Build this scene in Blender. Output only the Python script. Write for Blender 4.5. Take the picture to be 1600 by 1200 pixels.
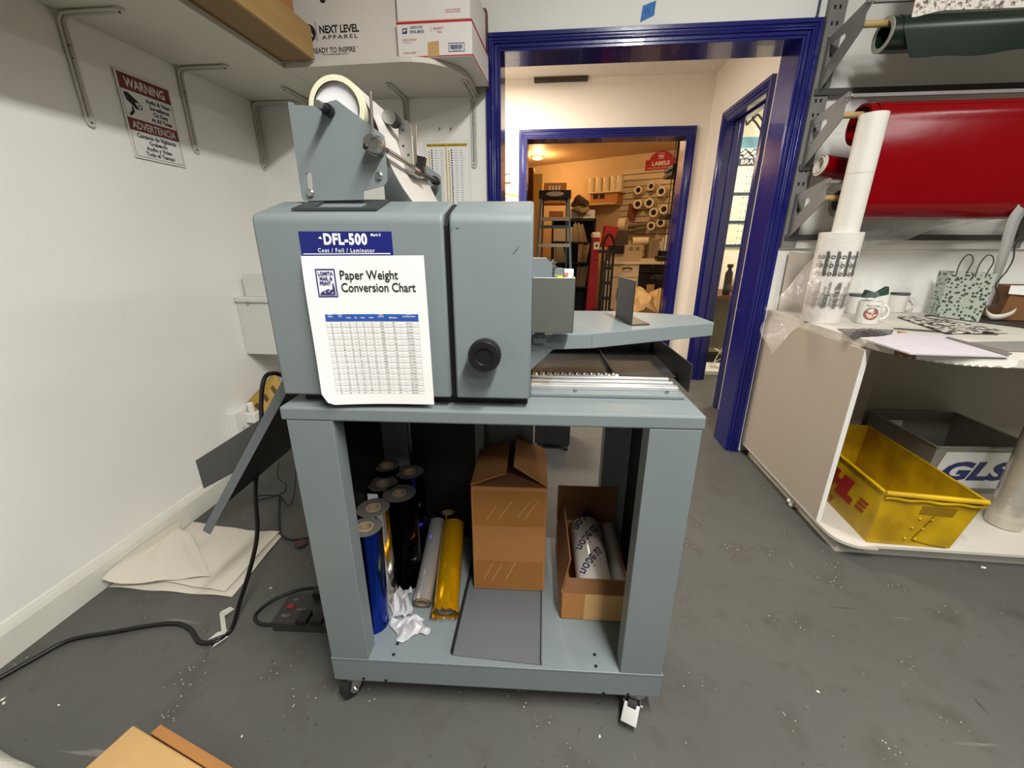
import bpy, bmesh, math, random
from mathutils import Matrix, Vector
random.seed(7)
scene = bpy.context.scene
for o in list(bpy.data.objects): bpy.data.objects.remove(o, do_unlink=True)
COL = scene.collection

# ------------------------------------------------------------------ camera
CAM_H = 1.13
FPX = 642.8
PITCH, YAW, ROLL = .3299, .10185, .00259
def _rot():
    cp, sp = math.cos(PITCH), math.sin(PITCH); cy, sy = math.cos(YAW), math.sin(YAW); cr, sr = math.cos(ROLL), math.sin(ROLL)
    B = Matrix(((1,0,0),(0,0,-1),(0,1,0))); Yw = Matrix(((cy,sy,0),(-sy,cy,0),(0,0,1)))
    P = Matrix(((1,0,0),(0,cp,-sp),(0,sp,cp))); Ro = Matrix(((cr,-sr,0),(sr,cr,0),(0,0,1)))
    return Ro @ P @ B @ Yw
RC = _rot()
cam = bpy.data.objects.new('camera', bpy.data.cameras.new('camera'))
COL.objects.link(cam)
cam.data.sensor_width = 36; cam.data.lens = 36*FPX/1600
cam.data.clip_start = .02; cam.data.clip_end = 60
m3 = Matrix((RC[0], -RC[1], -RC[2])).transposed()
cam.matrix_world = Matrix.Translation((0,0,CAM_H)) @ m3.to_4x4()
scene.camera = cam

# ------------------------------------------------------------------ world, lamps, exposure
scene.view_settings.view_transform = 'Standard'
scene.view_settings.look = 'None'
scene.view_settings.gamma = 1
scene.view_settings.use_curve_mapping = False
scene.view_settings.exposure = -0.16
w = bpy.data.worlds.new('world'); scene.world = w; w.use_nodes = True
w.node_tree.nodes['Background'].inputs[0].default_value = (.9,.95,1,1)
w.node_tree.nodes['Background'].inputs[1].default_value = .05
def area(name, loc, size, energy, color, rot=(0,0,0), spread=math.pi):
    d = bpy.data.lights.new(name, 'AREA'); d.shape = 'RECTANGLE'; d.size, d.size_y = size; d.energy = energy; d.color = color; d.spread = spread
    o = bpy.data.objects.new(name, d); COL.objects.link(o); o.location = loc; o.rotation_euler = rot; return o
def point(name, loc, energy, color, r=.05):
    d = bpy.data.lights.new(name, 'POINT'); d.energy = energy; d.color = color; d.shadow_soft_size = r
    o = bpy.data.objects.new(name, d); COL.objects.link(o); o.location = loc; return o
area('fluorescent_lamp', (.55,-.20,2.66), (.16,1.25), 122, (1,.985,.95))
area('rear_fill_lamp', (1.1,-1.6,2.66), (1.25,.35), 46, (1,.985,.95))  # unseen lamp added as fill from behind the camera
area('right_fill_lamp', (2.6,.3,2.66), (.35,1.25), 40, (1,.985,.95))  # unseen lamp added to brighten the right side
area('hall_lamp', (-.55,3.1,2.36), (.5,.5), 70, (1,.89,.78))
area('side_room_lamp', (2.1,3.6,2.36), (.6,.6), 46, (1,.93,.78))
point('bulb_lamp', (-.34,7.30,2.30), 26, (1,.62,.27), .06)
point('storage_fill_lamp', (1.0,5.5,2.25), 34, (1,.72,.42), .12)  # unseen second lamp added to even out light on the slat wall

# ------------------------------------------------------------------ pixel rays meeting real planes (used to measure places)
CO = Vector((0,0,CAM_H))
RT = RC.transposed()
def ray(x, y): return RT @ Vector(((x-800)/FPX, (y-600)/FPX, 1))
def Zp(x, y, z): d = ray(x,y); return CO + d*((z-CAM_H)/d.z)
def Yp(x, y, Y): d = ray(x,y); return CO + d*(Y/d.y)
def Xp(x, y, X): d = ray(x,y); return CO + d*(X/d.x)
def Np(x, y, p0, n): d = ray(x,y); return CO + d*((Vector(p0)-CO).dot(n)/d.dot(n))
def proj(p): c = RC @ (Vector(p)-CO); return 800+FPX*c.x/c.z, 600+FPX*c.y/c.z
CYAW = .05
DX = Vector((math.cos(CYAW), math.sin(CYAW), 0)); DY = Vector((-math.sin(CYAW), math.cos(CYAW), 0)); P0 = Vector((.290,.738,0))
MC = Matrix.Translation(P0) @ Matrix.Rotation(CYAW, 4, 'Z')        # the cart's own frame: x to the right, y into depth, origin at its front right foot
MCI = MC.inverted()
def CY(x, y, d): return MCI @ Np(x, y, P0+DY*d, DY)
def CX(x, y, d): return MCI @ Np(x, y, P0+DX*d, DX)
def CZ(x, y, z): return MCI @ Zp(x, y, z)

# ------------------------------------------------------------------ materials
def C(h):
    h = h.lstrip('#'); r = []
    for i in (0,2,4):
        v = int(h[i:i+2],16)/255; r.append(v/12.92 if v <= .04045 else ((v+.055)/1.055)**2.4)
    return (*r, 1)
MATS = {}
def M(name, hexc, rough=.5, metal=0, var=0, vscale=8, bump=0, bscale=40, alpha=1, emit=0, ior=1.45, trans=0, coat=0, dark=None, stretch=None, spec=None):
    if name in MATS: return MATS[name]
    m = bpy.data.materials.new(name); m.use_nodes = True; nt = m.node_tree; b = nt.nodes['Principled BSDF']
    b.inputs['Base Color'].default_value = C(hexc); b.inputs['Roughness'].default_value = rough; b.inputs['Metallic'].default_value = metal
    b.inputs['IOR'].default_value = ior
    if alpha < 1: b.inputs['Alpha'].default_value = alpha
    if trans: b.inputs['Transmission Weight'].default_value = trans
    if spec is not None: b.inputs['Specular IOR Level'].default_value = spec
    if coat: b.inputs['Coat Weight'].default_value = coat
    if emit: b.inputs['Emission Color'].default_value = C(hexc); b.inputs['Emission Strength'].default_value = emit
    if var or bump:
        tc = nt.nodes.new('ShaderNodeTexCoord'); mp = nt.nodes.new('ShaderNodeMapping'); nt.links.new(tc.outputs['Object'], mp.inputs[0])
        if stretch: mp.inputs['Scale'].default_value = stretch
    if var:
        n = nt.nodes.new('ShaderNodeTexNoise'); n.inputs['Scale'].default_value = vscale; n.inputs['Detail'].default_value = 5
        nt.links.new(mp.outputs[0], n.inputs['Vector'])
        mx = nt.nodes.new('ShaderNodeMixRGB'); r = nt.nodes.new('ShaderNodeValToRGB'); r.color_ramp.elements[0].position = .35; r.color_ramp.elements[1].position = .7
        nt.links.new(n.outputs['Fac'], r.inputs[0]); nt.links.new(r.outputs[0], mx.inputs[0])
        c = C(hexc); d = C(dark) if dark else tuple(v*(1-var) for v in c[:3])+(1,)
        mx.inputs[1].default_value = d; mx.inputs[2].default_value = c
        nt.links.new(mx.outputs[0], b.inputs['Base Color'])
    if bump:
        n2 = nt.nodes.new('ShaderNodeTexNoise'); n2.inputs['Scale'].default_value = bscale; n2.inputs['Detail'].default_value = 4
        nt.links.new(mp.outputs[0], n2.inputs['Vector'])
        bp = nt.nodes.new('ShaderNodeBump'); bp.inputs['Strength'].default_value = bump; bp.inputs['Distance'].default_value = .01
        nt.links.new(n2.outputs['Fac'], bp.inputs['Height']); nt.links.new(bp.outputs[0], b.inputs['Normal'])
    MATS[name] = m; return m
def floor_mat():
    m = bpy.data.materials.new('painted_concrete'); m.use_nodes = True; nt = m.node_tree; b = nt.nodes['Principled BSDF']
    N, L = nt.nodes.new, nt.links.new
    tc = N('ShaderNodeTexCoord')
    def noise(s, d=6, sc=(1,1,1), rot=0):
        mp = N('ShaderNodeMapping'); mp.inputs['Scale'].default_value = sc; mp.inputs['Rotation'].default_value = (0,0,rot); L(tc.outputs['Object'], mp.inputs[0])
        n = N('ShaderNodeTexNoise'); n.inputs['Scale'].default_value = s; n.inputs['Detail'].default_value = d; L(mp.outputs[0], n.inputs['Vector']); return n
    def ramp(src, p0, p1, inv=False):
        r = N('ShaderNodeValToRGB'); e = r.color_ramp.elements; e[0].position = p0; e[1].position = p1
        if inv: e[0].color, e[1].color = (1,1,1,1), (0,0,0,1)
        L(src, r.inputs[0]); return r.outputs[0]
    def mix(fac, a, c):
        x = N('ShaderNodeMixRGB'); L(fac, x.inputs[0])
        if isinstance(a, tuple): x.inputs[1].default_value = a
        else: L(a, x.inputs[1])
        x.inputs[2].default_value = c; return x.outputs[0]
    base = mix(ramp(noise(2.2).outputs['Fac'], .3, .7), C('#4e4e4a'), C('#565550'))
    base = mix(ramp(noise(9).outputs['Fac'], .52, .78), base, C('#48453f'))
    for sc_, st, rot, p0, p1, col in ((24,(1,.10,1),.9,.70,.74,'#34332f'),(40,(.10,1,1),-.5,.71,.75,'#3a3935'),(60,(1,.2,1),.2,.70,.76,'#6a6862'),(18,(.06,1,1),.35,.70,.72,'#706e67')):
        base = mix(ramp(noise(sc_, 10, st, rot).outputs['Fac'], p0, p1), base, C(col))
    base = mix(ramp(noise(70, 6).outputs['Fac'], .66, .72), base, C('#3d3b37'))
    # chips of pale paint
    v = N('ShaderNodeTexVoronoi'); v.inputs['Scale'].default_value = 75; L(tc.outputs['Object'], v.inputs['Vector'])
    chips = ramp(v.outputs['Distance'], .10, .16, True)
    gate = ramp(noise(9, 8).outputs['Fac'], .575, .63)
    mul = N('ShaderNodeMath'); mul.operation = 'MULTIPLY'; L(chips, mul.inputs[0]); L(gate, mul.inputs[1])
    base = mix(mul.outputs[0], base, C('#bdb9ad'))
    L(base, b.inputs['Base Color'])
    b.inputs['Roughness'].default_value = .5; b.inputs['Specular IOR Level'].default_value = .35
    bp = N('ShaderNodeBump'); bp.inputs['Strength'].default_value = .12; bp.inputs['Distance'].default_value = .01; L(noise(14).outputs['Fac'], bp.inputs['Height']); L(bp.outputs[0], b.inputs['Normal'])
    MATS['floor'] = m; return m
floor_mat()
WALL = M('wall_paint','#e9e8e1',.55,var=.06,vscale=1.6,bump=.05,bscale=60)
WHITE = M('white_paint','#e6e5de',.45,var=.05,vscale=5)
BLUE = M('blue_gloss_paint','#121868',.22,coat=.4,bump=.04,bscale=30)
GREY = M('machine_grey','#737c7d',.42,var=.05,vscale=5,bump=.04,bscale=500)
DGREY = M('dark_grey_metal','#34373a',.45,var=.1)
BLACK = M('black_plastic','#121213',.45)
INK = M('black_ink','#17171a',.7)
PAPER = M('paper','#e4e3e0',.7)
STEEL = M('steel','#b9b8b4',.28,1)
ALU = M('aluminium','#c4c2ba',.35,1,var=.1,vscale=30)
CARD = M('cardboard','#ab7640',.75,var=.16,vscale=6,bump=.05,bscale=70)
CARDD = M('cardboard_inside','#7a5330',.8,var=.15,vscale=6)
CARDL = M('tan_cardboard','#c19a63',.75,var=.12,vscale=6)
WBOX = M('white_cardboard','#cfcac2',.65,var=.06,vscale=6)
CLEAR = M('clear_plastic','#e9ecef',.12,alpha=.22)
FILMW = M('wrapped_film','#dcd8cd',.18,var=.1,vscale=14,bump=.2,bscale=25)
RED = M('red_ink','#b01c22',.6)
RACKG = M('rack_grey','#7d7c78',.5,var=.1,vscale=8)

# ------------------------------------------------------------------ mesh builder
def rim(n, a=1, b=None, ph=0): b = a if b is None else b; return [(a*math.cos(2*math.pi*i/n+ph), b*math.sin(2*math.pi*i/n+ph)) for i in range(n)]
def frame(axis):
    a = Vector(axis).normalized(); u = a.orthogonal().normalized()
    if abs(a.z) < .95: u = Vector((0,0,1)).cross(a).normalized()
    else: u = Vector((1,0,0)); u = (u - a*u.dot(a)).normalized()
    return a, u, a.cross(u)
class MB:
    def __init__(s, T=None): s.v = []; s.f = []; s.m = []; s.T = T; s.k = 0
    def add(s, vs, fs, T=None):
        n = len(s.v)
        for p in vs:
            p = Vector(p)
            if T is not None: p = T @ p
            if s.T is not None: p = s.T @ p
            s.v.append(p)
        for f in fs: s.f.append([n+i for i in f]); s.m.append(s.k)
        return s
    def mat(s, k): s.k = k; return s
    def box(s, x0, x1, y0, y1, z0, z1, T=None):
        vs = [(x,y,z) for z in (z0,z1) for y in (y0,y1) for x in (x0,x1)]
        return s.add(vs, [(0,2,3,1),(4,5,7,6),(0,1,5,4),(2,6,7,3),(0,4,6,2),(1,3,7,5)], T)
    def hexa(s, b, t):      # four bottom, four top points (ccw seen from above)
        return s.add(list(b)+list(t), [(3,2,1,0),(4,5,6,7),(0,1,5,4),(1,2,6,5),(2,3,7,6),(3,0,4,7)])
    def prism(s, pts, vec, T=None):
        n = len(pts); vec = Vector(vec); ps = [Vector(p) for p in pts]
        return s.add(ps+[p+vec for p in ps], [tuple(range(n))[::-1], tuple(range(n,2*n))]+[(i,(i+1)%n,n+(i+1)%n,n+i) for i in range(n)], T)
    def poly(s, pts): return s.add(pts, [tuple(range(len(pts)))])
    def cyl(s, p0, p1, r0, r1=None, n=24, caps=True):
        r1 = r0 if r1 is None else r1; p0, p1 = Vector(p0), Vector(p1); a, u, w_ = frame(p1-p0)
        vs = [p0+u*c*r0+w_*d*r0 for c,d in rim(n)]+[p1+u*c*r1+w_*d*r1 for c,d in rim(n)]
        fs = [(i,(i+1)%n,n+(i+1)%n,n+i) for i in range(n)]
        if caps: fs += [tuple(range(n))[::-1], tuple(range(n,2*n))]
        return s.add(vs, fs)
    def lathe(s, prof, p0, axis=(0,0,1), n=28, closed=False):   # prof: (radius, height) along axis
        p0 = Vector(p0); a, u, w_ = frame(axis); vs = []; fs = []; R = len(prof)
        for r,h in prof: vs += [p0+a*h+u*c*r+w_*d*r for c,d in rim(n)]
        for j in range(R if closed else R-1):
            k = (j+1)%R
            for i in range(n): fs.append((j*n+i, j*n+(i+1)%n, k*n+(i+1)%n, k*n+i))
        return s.add(vs, fs)
    def hollow(s, p0, p1, ro, ri, n=28):
        p0, p1 = Vector(p0), Vector(p1); L = (p1-p0).length
        return s.lathe([(ro,0),(ro,L),(ri,L),(ri,0)], p0, p1-p0, n, True)
    def tube(s, pts, r, n=8, caps=True, flat=None):
        ps = [Vector(p) for p in pts]; vs = []; fs = []; up = None
        for i,p in enumerate(ps):
            t = (ps[min(i+1,len(ps)-1)]-ps[max(i-1,0)]).normalized()
            if up is None: _,u,_w = frame(t)
            else: u = up - t*up.dot(t); u.normalize()
            up = u; w_ = t.cross(u)
            ra, rb = (r,r) if flat is None else (r,flat)
            vs += [p+u*c*ra+w_*d*rb for c,d in rim(n)]
        for j in range(len(ps)-1):
            for i in range(n): fs.append((j*n+i, j*n+(i+1)%n, (j+1)*n+(i+1)%n, (j+1)*n+i))
        if caps: fs += [tuple(range(n))[::-1], tuple(range((len(ps)-1)*n, len(ps)*n))]
        return s.add(vs, fs)
    def grid(s, fn, nu, nv, thick=0):
        vs = [Vector(fn(i/nu, j/nv)) for j in range(nv+1) for i in range(nu+1)]; W = nu+1
        fs = [(j*W+i, j*W+i+1, (j+1)*W+i+1, (j+1)*W+i) for j in range(nv) for i in range(nu)]
        if thick:
            nr = []
            for j in range(nv+1):
                for i in range(nu+1):
                    a = vs[j*W+min(i+1,nu)]-vs[j*W+max(i-1,0)]; b = vs[min(j+1,nv)*W+i]-vs[max(j-1,0)*W+i]; c = a.cross(b); nr.append(c.normalized() if c.length > 1e-12 else Vector((0,0,1)))
            n = len(vs); vs = vs+[v-k*thick for v,k in zip(vs,nr)]
            fs = fs+[tuple(n+q for q in f[::-1]) for f in fs]
            E = [(i,i+1) for i in range(nu)]+[(j*W+nu,(j+1)*W+nu) for j in range(nv)]+[(nv*W+i+1,nv*W+i) for i in range(nu)]+[((j+1)*W,j*W) for j in range(nv)]
            fs += [(b,a,n+a,n+b) for a,b in E]
        return s.add(vs, fs)
    def ball(s, c, r, n=12, sc=(1,1,1)):
        c = Vector(c); vs = []; fs = []; R = n//2
        for j in range(R+1):
            t = math.pi*j/R; rr = max(math.sin(t),1e-3)
            vs += [c+Vector((rr*x*r*sc[0], rr*y*r*sc[1], -math.cos(t)*r*sc[2])) for x,y in rim(n)]
        for j in range(R):
            for i in range(n): fs.append((j*n+i, j*n+(i+1)%n, (j+1)*n+(i+1)%n, (j+1)*n+i))
        return s.add(vs, fs)
    def text(s, body, size, T, ax='LEFT', sx=1, ay='BOTTOM_BASELINE', off=0, gap=1, space=1, w=None):
        cu = bpy.data.curves.new('t','FONT'); cu.body = body; cu.size = size; cu.align_x = ax; cu.align_y = ay; cu.offset = off; cu.space_line = gap; cu.space_character = space; cu.resolution_u = 3
        o = bpy.data.objects.new('t', cu); COL.objects.link(o); dg = bpy.context.evaluated_depsgraph_get(); me = bpy.data.meshes.new_from_object(o.evaluated_get(dg))
        if w:
            xs = [v.co.x for v in me.vertices]; sx = w/max(1e-6, max(xs)-min(xs))
        S = T @ Matrix.Diagonal((sx,1,1,1))
        s.add([v.co for v in me.vertices], [tuple(p.vertices) for p in me.polygons], S)
        bpy.data.objects.remove(o); bpy.data.curves.remove(cu); bpy.data.meshes.remove(me); return s
    def plate(s, outer, T, thick=.003, holes=()):   # flat plate with real holes, drawn in T's xy plane, growing along +z
        cu = bpy.data.curves.new('p','CURVE'); cu.dimensions = '2D'; cu.fill_mode = 'BOTH'; cu.extrude = thick/2
        for L in [outer]+list(holes):
            sp = cu.splines.new('POLY'); sp.points.add(len(L)-1); sp.use_cyclic_u = True
            for q,(a,b) in zip(sp.points, L): q.co = (a,b,0,1)
        o = bpy.data.objects.new('p', cu); COL.objects.link(o); dg = bpy.context.evaluated_depsgraph_get(); me = bpy.data.meshes.new_from_object(o.evaluated_get(dg))
        S = T @ Matrix.Translation((0,0,thick/2))
        s.add([v.co for v in me.vertices], [tuple(p.vertices) for p in me.polygons], S)
        bpy.data.objects.remove(o); bpy.data.curves.remove(cu); bpy.data.meshes.remove(me); return s
    def warp(s, fn, start=0):
        for i in range(start, len(s.v)): s.v[i] = Vector(fn(s.v[i]))
        return s
    def build(s, name, mats, parent=None, smooth=None, bevel=0, seg=2, loc=None):
        if not isinstance(mats, (list,tuple)): mats = [mats]
        if parent is not None: org = WLOC[parent.name]
        elif loc is not None: org = Vector(loc)
        else:
            xs = [p.x for p in s.v]; ys = [p.y for p in s.v]; org = Vector(((min(xs)+max(xs))/2, (min(ys)+max(ys))/2, min(p.z for p in s.v)))
        org = Vector(org)
        me = bpy.data.meshes.new(name); me.from_pydata([tuple(p-org) for p in s.v], [], s.f)
        for mt in mats: me.materials.append(mt)
        if len(mats) > 1: me.polygons.foreach_set('material_index', s.m)
        me.validate()
        bm = bmesh.new(); bm.from_mesh(me); bmesh.ops.recalc_face_normals(bm, faces=bm.faces); bm.to_mesh(me); bm.free()
        if smooth is not None:
            me.polygons.foreach_set('use_smooth', [True]*len(me.polygons)); me.set_sharp_from_angle(angle=math.radians(smooth))
        me.update()
        o = bpy.data.objects.new(name, me); COL.objects.link(o)
        if parent is not None: o.parent = parent
        else: o.location = org
        WLOC[o.name] = org
        if bevel:
            b = o.modifiers.new('bevel','BEVEL'); b.width = bevel; b.segments = seg; b.limit_method = 'ANGLE'; b.angle_limit = math.radians(40)
        return o
WLOC = {}
def thing(name, label, cat, loc, group=None):
    o = bpy.data.objects.new(name, None); COL.objects.link(o); o.empty_display_size = .05; o.location = loc
    o.matrix_world = Matrix.Translation(loc); WLOC[o.name] = Vector(loc)
    return tag(o, label, cat, group)
def tag(o, label, cat, group=None, kind=None):
    o['label'] = label; o['category'] = cat
    if group: o['group'] = group
    if kind: o['kind'] = kind
    return o
def struct(mb, name, mats, **kw):
    o = mb.build(name, mats, **kw); o['kind'] = 'structure'; return o
def copy_tree(o, parent=None):
    c = o.copy(); COL.objects.link(c)
    if parent: c.parent = parent
    for ch in [x for x in bpy.data.objects if x.parent == o]: copy_tree(ch, c)
    return c
def FT(p, sx=(1,0,0), sy=(0,0,1)):      # text / plate frame: x along sx, y along sy, z = normal
    x = Vector(sx).normalized(); y = Vector(sy); y = (y-x*y.dot(x)).normalized(); z = x.cross(y)
    m = Matrix((x,y,z)).transposed().to_4x4(); return Matrix.Translation(p) @ m
def arc(cx, cy, r, a0, a1, n=8): return [(cx+r*math.cos(math.radians(a0+(a1-a0)*i/n)), cy+r*math.sin(math.radians(a0+(a1-a0)*i/n))) for i in range(n+1)]
def rrect(x0, x1, y0, y1, r, n=5): return arc(x1-r,y0+r,r,-90,0,n)+arc(x1-r,y1-r,r,0,90,n)+arc(x0+r,y1-r,r,90,180,n)+arc(x0+r,y0+r,r,180,270,n)
def spline(pts, n=8):
    ps = [Vector(p) for p in pts]; out = []
    for i in range(len(ps)-1):
        a, b, c, d = ps[max(i-1,0)], ps[i], ps[i+1], ps[min(i+2,len(ps)-1)]
        for k in range(n):
            t = k/n; out.append(.5*((2*b)+(c-a)*t+(2*a-5*b+4*c-d)*t*t+(3*b-a-3*c+d)*t**3))
    return out+[ps[-1]]
# ================================================================== SETTING
YB = 2.253; XL = -1.52; TH = .17
OX0, OX1, OZ = -.286, 1.009, 1.955            # the doorway in the back wall
HY, HX = 3.995, 1.203                         # hall: far wall, right wall
struct(MB().box(-2.2,4.2,-3,9.5,-.1,0), 'floor', MATS['floor'], loc=(0,0,0))
struct(MB().box(XL-.15,4.0,-2.75,YB,2.75,2.85), 'ceiling', WHITE)
struct(MB().box(XL-.15,XL,-2.75,YB+TH,0,2.75), 'wall_left', WALL)
struct(MB().box(XL,4.0,-2.9,-2.75,0,2.75), 'wall_front', M('unseen_wall_dark','#6f6a60',.8,var=.3,vscale=2))  # unseen walls coloured dark to cut the bounce light
struct(MB().box(3.7,3.85,-2.75,YB,0,2.75), 'wall_right', MATS['unseen_wall_dark'])
b = MB(); b.box(XL,OX0-.012,YB,YB+TH,0,2.75); b.box(OX1+.012,4.0,YB,YB+TH,0,2.75); b.box(OX0-.012,OX1+.012,YB,YB+TH,OZ+.012,2.75)
struct(b, 'wall_back', WALL)
b = MB(); b.box(XL,XL+.014,-2.74,YB-.001,0,.085); b.prism([(XL,-2.74,.085),(XL+.014,-2.74,.085),(XL+.010,-2.74,.098),(XL+.004,-2.74,.112),(XL,-2.74,.115)],(0,2.74+YB-.001,0))
struct(b, 'baseboard_left', M('baseboard_paint','#d9d7cb',.4,var=.08,vscale=9))
def casing(b, x0, x1, zt, y, w=.067, s=-1):      # moulded casing round an opening in an X wall; s = side it stands proud of
    for (a0,a1,t) in ((0,.012,.010),(.012,.026,.015),(.026,.05,.019),(.05,w,.024)):
        ys = sorted((y, y+s*t))
        b.box(x0-a1,x0-a0,ys[0],ys[1],0,zt+a1); b.box(x1+a0,x1+a1,ys[0],ys[1],0,zt+a1); b.box(x0-a0,x1+a0,ys[0],ys[1],zt+a0,zt+a1)
    for a0 in (.030,.040):
        b.cyl((x0-a0,y+s*.019,0),(x0-a0,y+s*.019,zt+a0),.004,n=8); b.cyl((x1+a0,y+s*.019,0),(x1+a0,y+s*.019,zt+a0),.004,n=8); b.cyl((x0-a0,y+s*.019,zt+a0),(x1+a0,y+s*.019,zt+a0),.004,n=8)
def jamb(b, x0, x1, zt, y0, y1):
    b.box(x0-.012,x0,y0,y1,0,zt); b.box(x1,x1+.012,y0,y1,0,zt); b.box(x0-.012,x1+.012,y0,y1,zt,zt+.012)
b = MB(); casing(b, OX0, OX1, OZ, YB); jamb(b, OX0, OX1, OZ, YB-.001, YB+TH+.001)
struct(b, 'door_1', BLUE, bevel=.002, smooth=40)
# --- hall
HWALL = M('hall_paint','#ece2d4',.6,var=.05,vscale=1.5)
struct(MB().box(-2.2,HX+.001,YB+TH,HY+.18,2.40,2.5), 'ceiling.001', HWALL)
D2 = (-.282, 1.033, 1.968)
b = MB(); b.box(-2.2,D2[0]-.012,HY,HY+.18,0,2.4); b.box(D2[1]+.012,HX,HY,HY+.18,0,2.4); b.box(D2[0]-.012,D2[1]+.012,HY,HY+.18,D2[2]+.012,2.4)
struct(b, 'wall_hall_back', HWALL)
b = MB(); casing(b, *D2, HY, w=.07); jamb(b, *D2, HY-.001, HY+.181)
struct(b, 'door_2', BLUE, bevel=.002, smooth=40)
struct(MB().box(-2.35,-2.2,YB+TH,HY+.18,0,2.5), 'wall_hall_left', HWALL)
D3 = (2.972, 3.58, 1.968)        # doorway in the hall's right wall, along Y
b = MB(); b.box(HX,HX+.12,YB+TH,D3[0]-.012,0,2.4); b.box(HX,HX+.12,D3[1]+.012,HY+.18,0,2.4); b.box(HX,HX+.12,D3[0]-.012,D3[1]+.012,D3[2]+.012,2.4)
struct(b, 'wall_hall_right', HWALL)
SW = Matrix(((0,-1,0,0),(1,0,0,0),(0,0,1,0),(0,0,0,1)))
b = MB(SW); casing(b, D3[0], D3[1], D3[2], -HX, w=.072, s=1); jamb(b, D3[0], D3[1], D3[2], -HX-.121, -HX+.001); b.box(D3[1]-.014,D3[1],-HX-.085,-HX-.05,0,D3[2]); b.box(D3[0],D3[1],-HX-.085,-HX-.05,D3[2]-.014,D3[2])
struct(b, 'door_3', BLUE, bevel=.002, smooth=40)
b = MB(); b.box(HX-.012,HX,D3[1]+.075,HY-.05,0,.004); struct(b, 'trim_1', M('dark_seam','#4a4038',.8))
b = MB(); p = Yp(835,125,HY-.02); q = Yp(918,126,HY-.02); b.box(p.x,q.x,HY-.05,HY-.001,2.372,2.398); 
tag(b.build('ceiling_hatch_strip', M('dark_wood','#3a2a18',.7)), 'dark brown strip at the top of the hall wall under its ceiling', 'wood strip')
# --- side room behind the hall's right wall
SWALL = M('side_room_paint','#ece6d2',.6)
struct(MB().box(HX+.12,3.85,4.62,4.74,0,2.5), 'wall_side_room_back', SWALL)
struct(MB().box(3.85,3.97,YB+TH,4.74,0,2.5), 'wall_side_room_right', SWALL)
struct(MB().box(HX+.12,3.85,YB+TH,4.62,2.4,2.5), 'ceiling.002', WHITE)
struct(MB().box(HX+.12,3.85,YB+TH,YB+TH+.05,0,2.4), 'wall_side_room_front', SWALL)
struct(MB().box(HX,HX+.12,HY+.18,4.74,0,2.5), 'wall_side_room_left', SWALL)
# --- storage room beyond door_2, its far wall runs askew
RWALL = M('storage_room_paint','#d9b98a',.6,var=.04)
WA = Vector((-.277,8.234,0)); WBd = (Vector((1.731,7.132,0))-WA).normalized(); WN = Vector((WBd.y,-WBd.x,0))    # points on the far wall, direction, normal towards us
def wpt(s_, z, off=0): return WA + WBd*s_ + WN*off + Vector((0,0,z))
b = MB(); T = Matrix((WBd, -WN, Vector((0,0,1)))).transposed().to_4x4(); T.translation = WA
b.box(-2.5,4.5,0,.12,0,2.6,T); struct(b, 'wall_storage_back', RWALL)
struct(MB().box(-2.4,-2.28,HY+.18,9.6,0,2.6), 'wall_storage_left', RWALL)
struct(MB().box(2.75,2.87,4.74,9.0,0,2.6), 'wall_storage_right', RWALL)
struct(MB().box(-2.4,2.9,HY+.18,9.7,2.45,2.55), 'ceiling.003', RWALL)
struct(MB().box(HX+.12,2.87,4.74,4.80,0,2.6), 'wall_storage_front', RWALL)
# --- main room: wooden batten behind the counter
b = MB(); b.box(1.085,3.69,YB-.018,YB-.0005,1.108,1.168); struct(b, 'trim_2', WHITE, bevel=.003)
b = MB(); p=Yp(1283,-5,YB-.004); q=Yp(1276,26,YB-.004); r=Yp(1268,33,YB-.004); b.tube(spline([p+Vector((0,0,.6)),p,q,r],6),.005,8)
tag(b.build('wall_cable', M('cable_blue','#2c3a5c',.5), smooth=60), 'thin dark cable running down the wall to the blue door frame corner', 'cable')
# ================================================================== THE CART
CW = .822; CD = .475
cart = thing('machine_cart', 'grey steel cart on casters carrying the big grey machine', 'cart', MC @ Vector((-CW/2,CD/2,0)))
def mc(): return MB(MC)
mc().box(-CW,0,0,CD,.797,.825).build('table_top', GREY, cart, bevel=.004)
for x0,x1,fx in ((-.812,-.718,0),(-.102,-.004,1)):
    b = mc(); 
    b.prism([(x0,.001,.153),(x1,.001,.153),(x1,.045,.153),(x1-.003 if not fx else x1-.003,.045,.153),(x1-.003,.004,.153),(x0+.003,.004,.153),(x0+.003,.045,.153),(x0,.045,.153)],(0,0,.644))
    b.build('leg', GREY, cart, bevel=.0015)
    b = mc(); b.box(x0,x1,CD-.045,CD-.001,.153,.797); b.build('leg', GREY, cart, bevel=.002)
b = mc(); b.box(-.814,0,0,CD,.146,.153); b.box(-.814,0,0,.003,.079,.150); b.box(-.814,0,CD-.003,CD,.079,.150); b.box(-.814,-.811,0,CD,.079,.150); b.box(-.003,0,0,CD,.079,.150)
sh = b.build('base_shelf', GREY, cart, bevel=.0012)
HOLE = M('dark_hole','#050506',.9)
for px,py in ((621,1006),(615,1023),(929,1023),(931,1041)): p = CZ(px,py,.153); b = mc(); b.cyl((p.x,p.y,.1531),(p.x,p.y,.1537),.0042,n=12); b.build('bolt_hole', HOLE, sh)
for px,py in ((568,1060),(603,1063),(943,1083),(981,1085)): p = CY(px,py,0); b = mc(); b.cyl((p.x,-.0006,p.z),(p.x,.0002,p.z),.0042,n=12); b.build('bolt_hole', HOLE, sh)
b = mc(); LIN = M('added_dark_panel','#0e0f11',.6)  # black panels added to make the cart interior dark
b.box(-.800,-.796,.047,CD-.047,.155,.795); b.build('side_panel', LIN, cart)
b = mc(); b.box(-.022,-.018,.047,CD-.047,.155,.795); b.build('side_panel', LIN, cart)
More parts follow.
